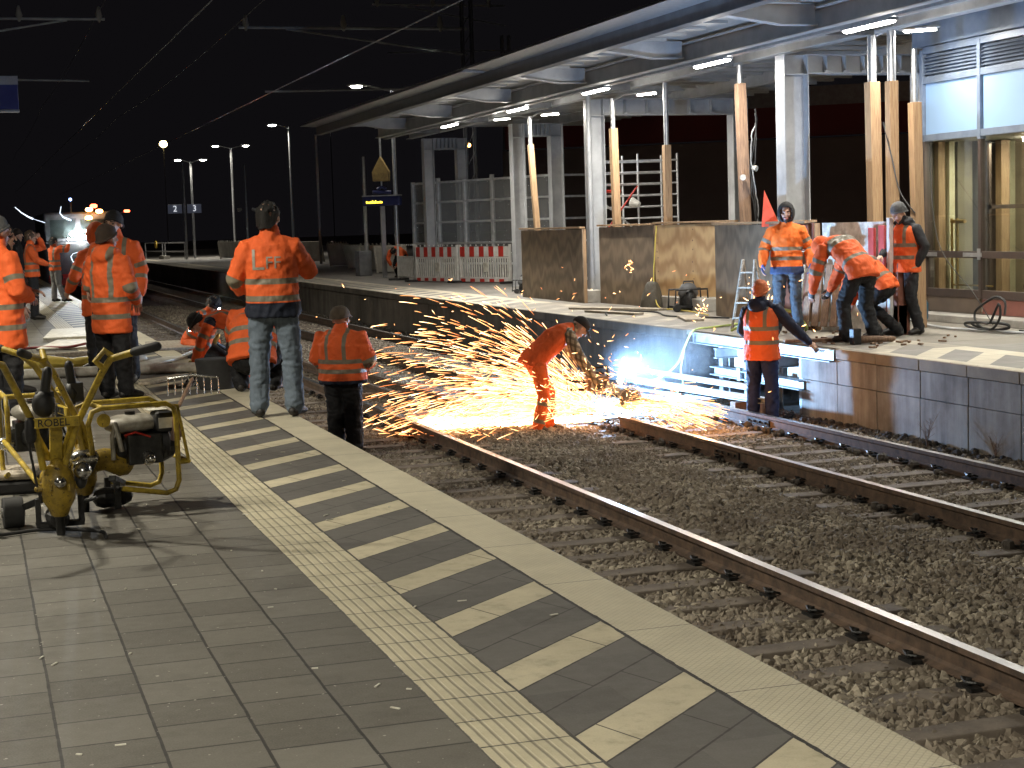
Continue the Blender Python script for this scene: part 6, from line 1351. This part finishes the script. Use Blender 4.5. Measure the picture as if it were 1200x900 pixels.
mb = MB(); mb.cyl((-.06,-.11,.04),(-.06,-.16,.04),.075,18); mb.build('starter_cover', M['tank'], g, True)
# orange beanie
person((9.28,18.62,Z0), 52, 'man in orange beanie and vest standing on the track at the block wall', H=1.80, hat='beanie', hatm='knit_orange', top='vest', under='cloth_navy', topm='hivis', legm='cloth_blue', hood=True, bands=(.29,.46), armb=(), straps=True, hem=.15, fat=1.1, fatleg=1.08,
    P=dict(shR=(.19,.02,1.42), elR=(.36,.10,1.20), wrR=(.54,.22,.99), elL=(-.26,.0,1.15), wrL=(-.20,.20,1.02), face=(-.1,1,-.1), anL=(-.13,0,.09), anR=(.13,0,.09), knL=(-.12,.02,.49), knR=(.12,.02,.49)))
# hooded man
person((10.62,20.5,0), 206, 'bearded man in dark hood and orange jacket with blue gloves facing the camera', H=1.80, hat='hood', hatm='knit_black', skin='skin_beard', topm='hivis_blue', zone='hemonly', legm='cloth_slate', gloves='glove_blue', bands=(.32,.45), armb=(.16,.30), straps=False, hem=.13, fat=1.1,
    P=dict(elL=(-.30,-.02,1.16), elR=(.30,-.02,1.16), wrL=(-.31,.10,.94), wrR=(.32,.10,.94), face=(.05,1,-.12), anL=(-.15,0,.09), anR=(.15,0,.09)))
# bending men
BP = dict(pelvis=(0,-.10,.90), chest=(0,.20,1.17), neck=(0,.40,1.20), head=(0,.53,1.14), face=(0,.45,-.90), up=(0,.90,.45), shL=(-.18,.33,1.16), shR=(.18,.33,1.16), elL=(-.24,.42,.88), elR=(.24,.44,.88), wrL=(-.22,.50,.62), wrR=(.18,.56,.62),
     hipL=(-.1,-.10,.86), hipR=(.1,-.10,.86), knL=(-.16,.06,.47), knR=(.16,-.02,.46), anL=(-.18,.0,.09), anR=(.17,-.14,.09), toL=(-.20,.17,.03), toR=(.19,.03,.03), back=(0,-.2,.95))
person((10.66,18.72,0), 340, 'bending worker with orange hood up, the nearer of the two bent men', H=1.84, hat='hood', hatm='hivis', bands=(.22,.50), armb=(.18,.32), straps=False, hem=.12, fat=1.18, fatleg=1.12, P=BP, gloves='glove_black')
BP2 = dict(BP); BP2.update(pelvis=(0,-.05,.72), chest=(0,.22,.98), neck=(0,.40,1.06), head=(0,.52,1.05), hipL=(-.1,-.05,.66), hipR=(.1,-.05,.66), knL=(-.14,.22,.42), knR=(.16,.24,.42), shL=(-.18,.30,1.02), shR=(.18,.30,1.02), elL=(-.2,.42,.75), elR=(.2,.42,.75), wrL=(-.1,.55,.5), wrR=(.12,.5,.45))
person((11.30,19.15,0), 325, 'second bent worker half hidden behind the nearer bent man', H=1.72, hair='hair_dark', bands=(.22,.48), armb=(.2,), straps=True, hem=.08, P=BP2, fat=1.08)
# beanie man right
person((11.78,19.35,0), 262, 'man in grey beanie, dark jacket and orange vest looking down at the right', H=1.78, hat='beanie', hatm='knit_grey', top='vest', under='cloth_dark', topm='hivis', legm='cloth_dark', hood=True, bands=(.30,.46), armb=(), straps=True, hem=.12, fat=1.08,
    P=dict(neck=(0,.04,1.48), head=(0,.12,1.61), face=(0,.8,-.55), up=(0,.5,.86), elL=(-.30,-.06,1.16), wrL=(-.22,.0,.92), elR=(.26,.06,1.16), wrR=(.22,.24,1.05), chest=(0,.0,1.30), anL=(-.13,-.1,.09), toL=(-.16,.07,.03), anR=(.12,.12,.09), toR=(.14,.30,.03)))
# kneeling behind the barriers
person((13.25,52.2,0), 215, 'worker in orange stooping behind the narrow white barrier', H=1.75, hair='hair_dark', bands=(), armb=(), vox=.02, P=dict(K2))
# ------------------------------------------------------------------ sparks
def sparkmat():
    m = bpy.data.materials.new('sparks'); m.use_nodes = True; nt = m.node_tree; nt.nodes.clear(); o = nt.nodes.new('ShaderNodeOutputMaterial'); e = nt.nodes.new('ShaderNodeEmission')
    a = nt.nodes.new('ShaderNodeAttribute'); a.attribute_name = 'glow_level'; r = nt.nodes.new('ShaderNodeValToRGB'); nt.links.new(a.outputs['Fac'], r.inputs[0])
    r.color_ramp.elements[0].color = (1,.20,.05,1); r.color_ramp.elements[1].color = (1,.74,.42,1); el = r.color_ramp.elements.new(.5); el.color = (1,.46,.16,1)
    mr = nt.nodes.new('ShaderNodeMapRange'); mr.inputs[3].default_value = .7; mr.inputs[4].default_value = 7.5; nt.links.new(a.outputs['Fac'], mr.inputs[0]); nt.links.new(mr.outputs[0], e.inputs[1])
    nt.links.new(r.outputs[0], e.inputs[0]); nt.links.new(e.outputs[0], o.inputs[0]); m.cycles.emission_sampling = 'NONE'; return m
M['sparks'] = sparkmat()
def sparks(name, items, label):
    """each item: list of path points, radius, glow"""
    vs = []; fs = []; ht = []
    for (P, r, h) in items:
        n = len(P); b = len(vs)
        for i, p in enumerate(P):
            d = (P[min(i+1,n-1)]-P[max(i-1,0)]).normalized(); x = d.orthogonal().normalized(); y = d.cross(x); q = r*(.25 if i in (0,) else (.5 if i == n-1 else 1))
            for k in range(3): t = k*2.0944; vs.append(tuple(p+x*math.cos(t)*q+y*math.sin(t)*q))
            ht += [h*(.45+.55*i/(n-1))]*3
        for i in range(n-1):
            for k in range(3): fs.append((b+i*3+k, b+i*3+(k+1)%3, b+i*3+3+(k+1)%3, b+i*3+3+k))
        fs += [(b+2,b+1,b), (b+n*3-3,b+n*3-2,b+n*3-1)]
    me = bpy.data.meshes.new(name); me.from_pydata(vs, [], fs); attr(me, 'glow_level', ht); me.materials.append(M['sparks']); o = bpy.data.objects.new(name, me); COL.objects.link(o); return tag(o, label, 'sparks', kind='stuff')
rr = random.Random(11); src = V((7.46,19.30,-.74)); it = []
def streak(az, el, v, t, dt, g=9.8, s0=src, drag=1.3):
    d = V((-math.cos(rad(az))*math.cos(rad(el)), math.sin(rad(az))*math.cos(rad(el)), math.sin(rad(el))))*v; out = []
    for k in range(5):
        q = t+dt*k/4; e = (1-math.exp(-drag*q))/drag; out.append(s0 + d*e + V((0,0,-.5*g*q*q*.8)))
    return out
def seg(p, d, l): d = V(d).normalized(); return [p-d*l*.5, p, p+d*l*.5]
n = 0
while n < 1900:      # low dense spray
    az = rr.gauss(28, 17); el = abs(rr.gauss(0, 9)); v = rr.uniform(5.5, 10); t = rr.uniform(.02,.40); P = streak(az, el, v, t, rr.uniform(.012,.04))
    if P[-1].z < -.93:
        if rr.random() < .4:
            p = P[0].copy(); p.z = -.92 + abs(rr.gauss(0,.08)); P = seg(p, (P[-1].x-P[0].x, P[-1].y-P[0].y, rr.uniform(0,.5)*(P[-1]-P[0]).length), rr.uniform(.06,.2))
        else: continue
    if P[0].x < 3.6 or P[0].y > 28: continue
    it.append((P, rr.uniform(.0020,.0043), min(1, max(0, rr.gauss(.5,.22))))); n += 1
n = 0
while n < 2000:      # fan rising to the left
    az = rr.gauss(26, 15); el = rr.uniform(4, 60)*rr.random()**.35; v = rr.uniform(4.5, 10.5); t = rr.uniform(.05,.5)*rr.random()**.3; P = streak(az, el, v, t, rr.uniform(.015,.055))
    if P[-1].z < -.9 or P[0].x < 3.6 or P[0].z > .75: continue
    it.append((P, rr.uniform(.0018,.0040), min(1, max(0, rr.gauss(.62,.25))))); n += 1
for i in range(700):       # fine spray to the right along the rail
    d = V((rr.uniform(.15,.85), -rr.uniform(.25,.95), rr.uniform(.0,.22))).normalized(); l = rr.uniform(.05,1.35); P = []
    for k in range(4): q = l+k*rr.uniform(.03,.07); P.append(src + V((.05,0,.06)) + d*q + V((0,0,-.16*q*q)))
    if P[-1].z < -.93: continue
    it.append((P, rr.uniform(.0022,.0045), min(1, max(0, rr.gauss(.5,.2)))))
for i in range(750):   # glitter around worker and saw
    p = src + V((rr.gauss(-.35,.42), rr.gauss(-.2,.28), abs(rr.gauss(.15,.26)))); it.append((seg(p, (rr.gauss(-1,1),rr.gauss(.3,1),rr.gauss(.3,1)), rr.uniform(.02,.09)), rr.uniform(.003,.0065), rr.uniform(.3,.95)))
sparks('sparks', it, 'dense fan of glowing sparks flying from the cut rail')
it = []
for i in range(120):
    p = V((rr.uniform(4.5,10.5), rr.uniform(17.5,26), rr.uniform(-.6,.9)))
    if p.x > 9.9 and p.z < .1: continue
    it.append((seg(p, (rr.gauss(0,1),rr.gauss(0,1),rr.gauss(0,.7)), rr.uniform(.02,.09)), rr.uniform(.003,.008), rr.uniform(.3,.9)))
for c in ((10.2,20.3,.62),(10.05,20.35,.5),(11.2,24.6,.15),(11.35,28,.8)):
    for i in range(14): it.append((seg(V(c)+V((rr.gauss(0,.07),rr.gauss(0,.07),rr.gauss(0,.08))), (rr.gauss(0,1),.01,rr.gauss(0,1)), rr.uniform(.03,.09)), rr.uniform(.005,.009), rr.uniform(.5,1)))
sparks('stray_sparks', it, 'stray single sparks and glowing bits drifting over track and platform')
# white hot jet along the ballast
it = []
for i in range(6000):
    t = rr.random()**.8; w_ = .02+.055*t; p = src + V((-.10,0,-.10)) + V((-1.0,.42,0)).normalized()*t*2.15 + V((rr.gauss(0,w_*.6), rr.gauss(0,w_), 0)); p.z = -.90 + abs(rr.gauss(0,.022+.02*t)) + (1-t)*.05
    it.append((seg(p, (-1.0,.42,rr.gauss(0,.12)), rr.uniform(.05,.2)), rr.uniform(.007,.014), rr.uniform(.85,1)))
sparks('spark_jet', it, 'white hot stream of sparks running low over the ballast')
# arc
mb = MB(); mb.ell((8.28,20.85,-.49),(.04,.04,.085)); mb.build('x', M['arc']); o = bpy.data.objects['x']; o.name = 'welding_arc'; o.data.name='welding_arc'; tag(o, 'blue white welding arc glaring above the far rail', 'welding arc')
light('POINT', (8.31,20.83,-.37), 850, (.34,.60,1.0), .05, None, 'arc_light')
light('POINT', (6.95,19.5,-.70), 18, (1,.72,.42), .12, None, 'spark_light')
light('POINT', (5.9,20.1,-.70), 28, (1,.60,.28), .15, None, 'spark_light')
light('POINT', (8.2,18.0,-.45), 24, (1,.46,.15), .1, None, 'spark_light')
# welding smoke: an uneven plume leaning from the arc up to the platform edge
mb = MB(); mb.ell((0,0,0),(1,1,1),None,24,16); tmp_ = mb.build('tmp', []); me = tmp_.data; bpy.data.objects.remove(tmp_)
m = bpy.data.materials.new('smoke'); m.use_nodes = True; nt = m.node_tree; nt.nodes.clear(); o_ = nt.nodes.new('ShaderNodeOutputMaterial'); pv_ = nt.nodes.new('ShaderNodeVolumePrincipled')
tc = nt.nodes.new('ShaderNodeTexCoord'); ln = nt.nodes.new('ShaderNodeVectorMath'); ln.operation = 'LENGTH'; L(nt, tc.outputs['Object'], ln.inputs[0])
fall = ramp_(nt, ln.outputs['Value'], 1.0, .15); nz_ = ramp_(nt, noise_(nt, tc.outputs['Object'], 1.9, 3, .6), .32, .68)
L(nt, math_(nt, 'MULTIPLY', math_(nt, 'MULTIPLY', math_(nt, 'POWER', fall, 1.5), math_(nt, 'ADD', .25, nz_)), .13), pv_.inputs['Density'])
pv_.inputs['Color'].default_value = (.8,.9,1,1); pv_.inputs['Anisotropy'].default_value = .2; nt.links.new(pv_.outputs[0], o_.inputs['Volume'])
sm = put(me, 'welding_smoke', m, None); sm.location = (8.95,20.7,-.27); sm.scale = (.98,1.15,.62); tag(sm, 'pale blue welding smoke rising to the platform edge', 'smoke', kind='stuff')
# ------------------------------------------------------------------ near platform lamps (outside the frame, same kind as the far ones)
for i,(x,y) in enumerate(((-2.6,-1.0),(-2.6,12.0),(-2.6,27.0),(-2.6,45.0))):
    lamp_post(['twin headed lamp post on the near platform behind the viewer','twin headed lamp post on the near platform beside the drills','twin headed lamp post on the near platform beside the woman','twin headed lamp post far along the near platform'][i], x, y, 5.4, .85, pw=(1400,900,1000,850)[i], col=(1,.93,.765))
mb = MB(); rr = random.Random(21)
for i in range(70):
    x, y = rr.uniform(-.3,2.6), rr.uniform(5,14); a = rr.uniform(0,3.1); l = rr.uniform(.006,.022); mb.box(-l,-.004,0,l,.004,.004, Matrix.Translation((x,y,.001)) @ Matrix.Rotation(a,4,'Z'))
tag(mb.build('litter', M['white_dirty']), 'tiny cigarette ends and paper bits on the near paving', 'litter', kind='stuff')
# render settings
S.view_settings.view_transform = 'Standard'; S.view_settings.look = 'None'; S.view_settings.exposure = 0.55; S.view_settings.gamma = 1.0
S.cycles.use_denoising = True
try: S.cycles.denoiser = 'OPENIMAGEDENOISE'
except Exception: pass
S.cycles.max_bounces = 6; S.cycles.diffuse_bounces = 3; S.cycles.glossy_bounces = 3; S.cycles.transparent_max_bounces = 12; S.cycles.volume_bounces = 1
S.cycles.sample_clamp_indirect = 4; S.cycles.use_light_tree = True; S.cycles.volume_step_rate = 2
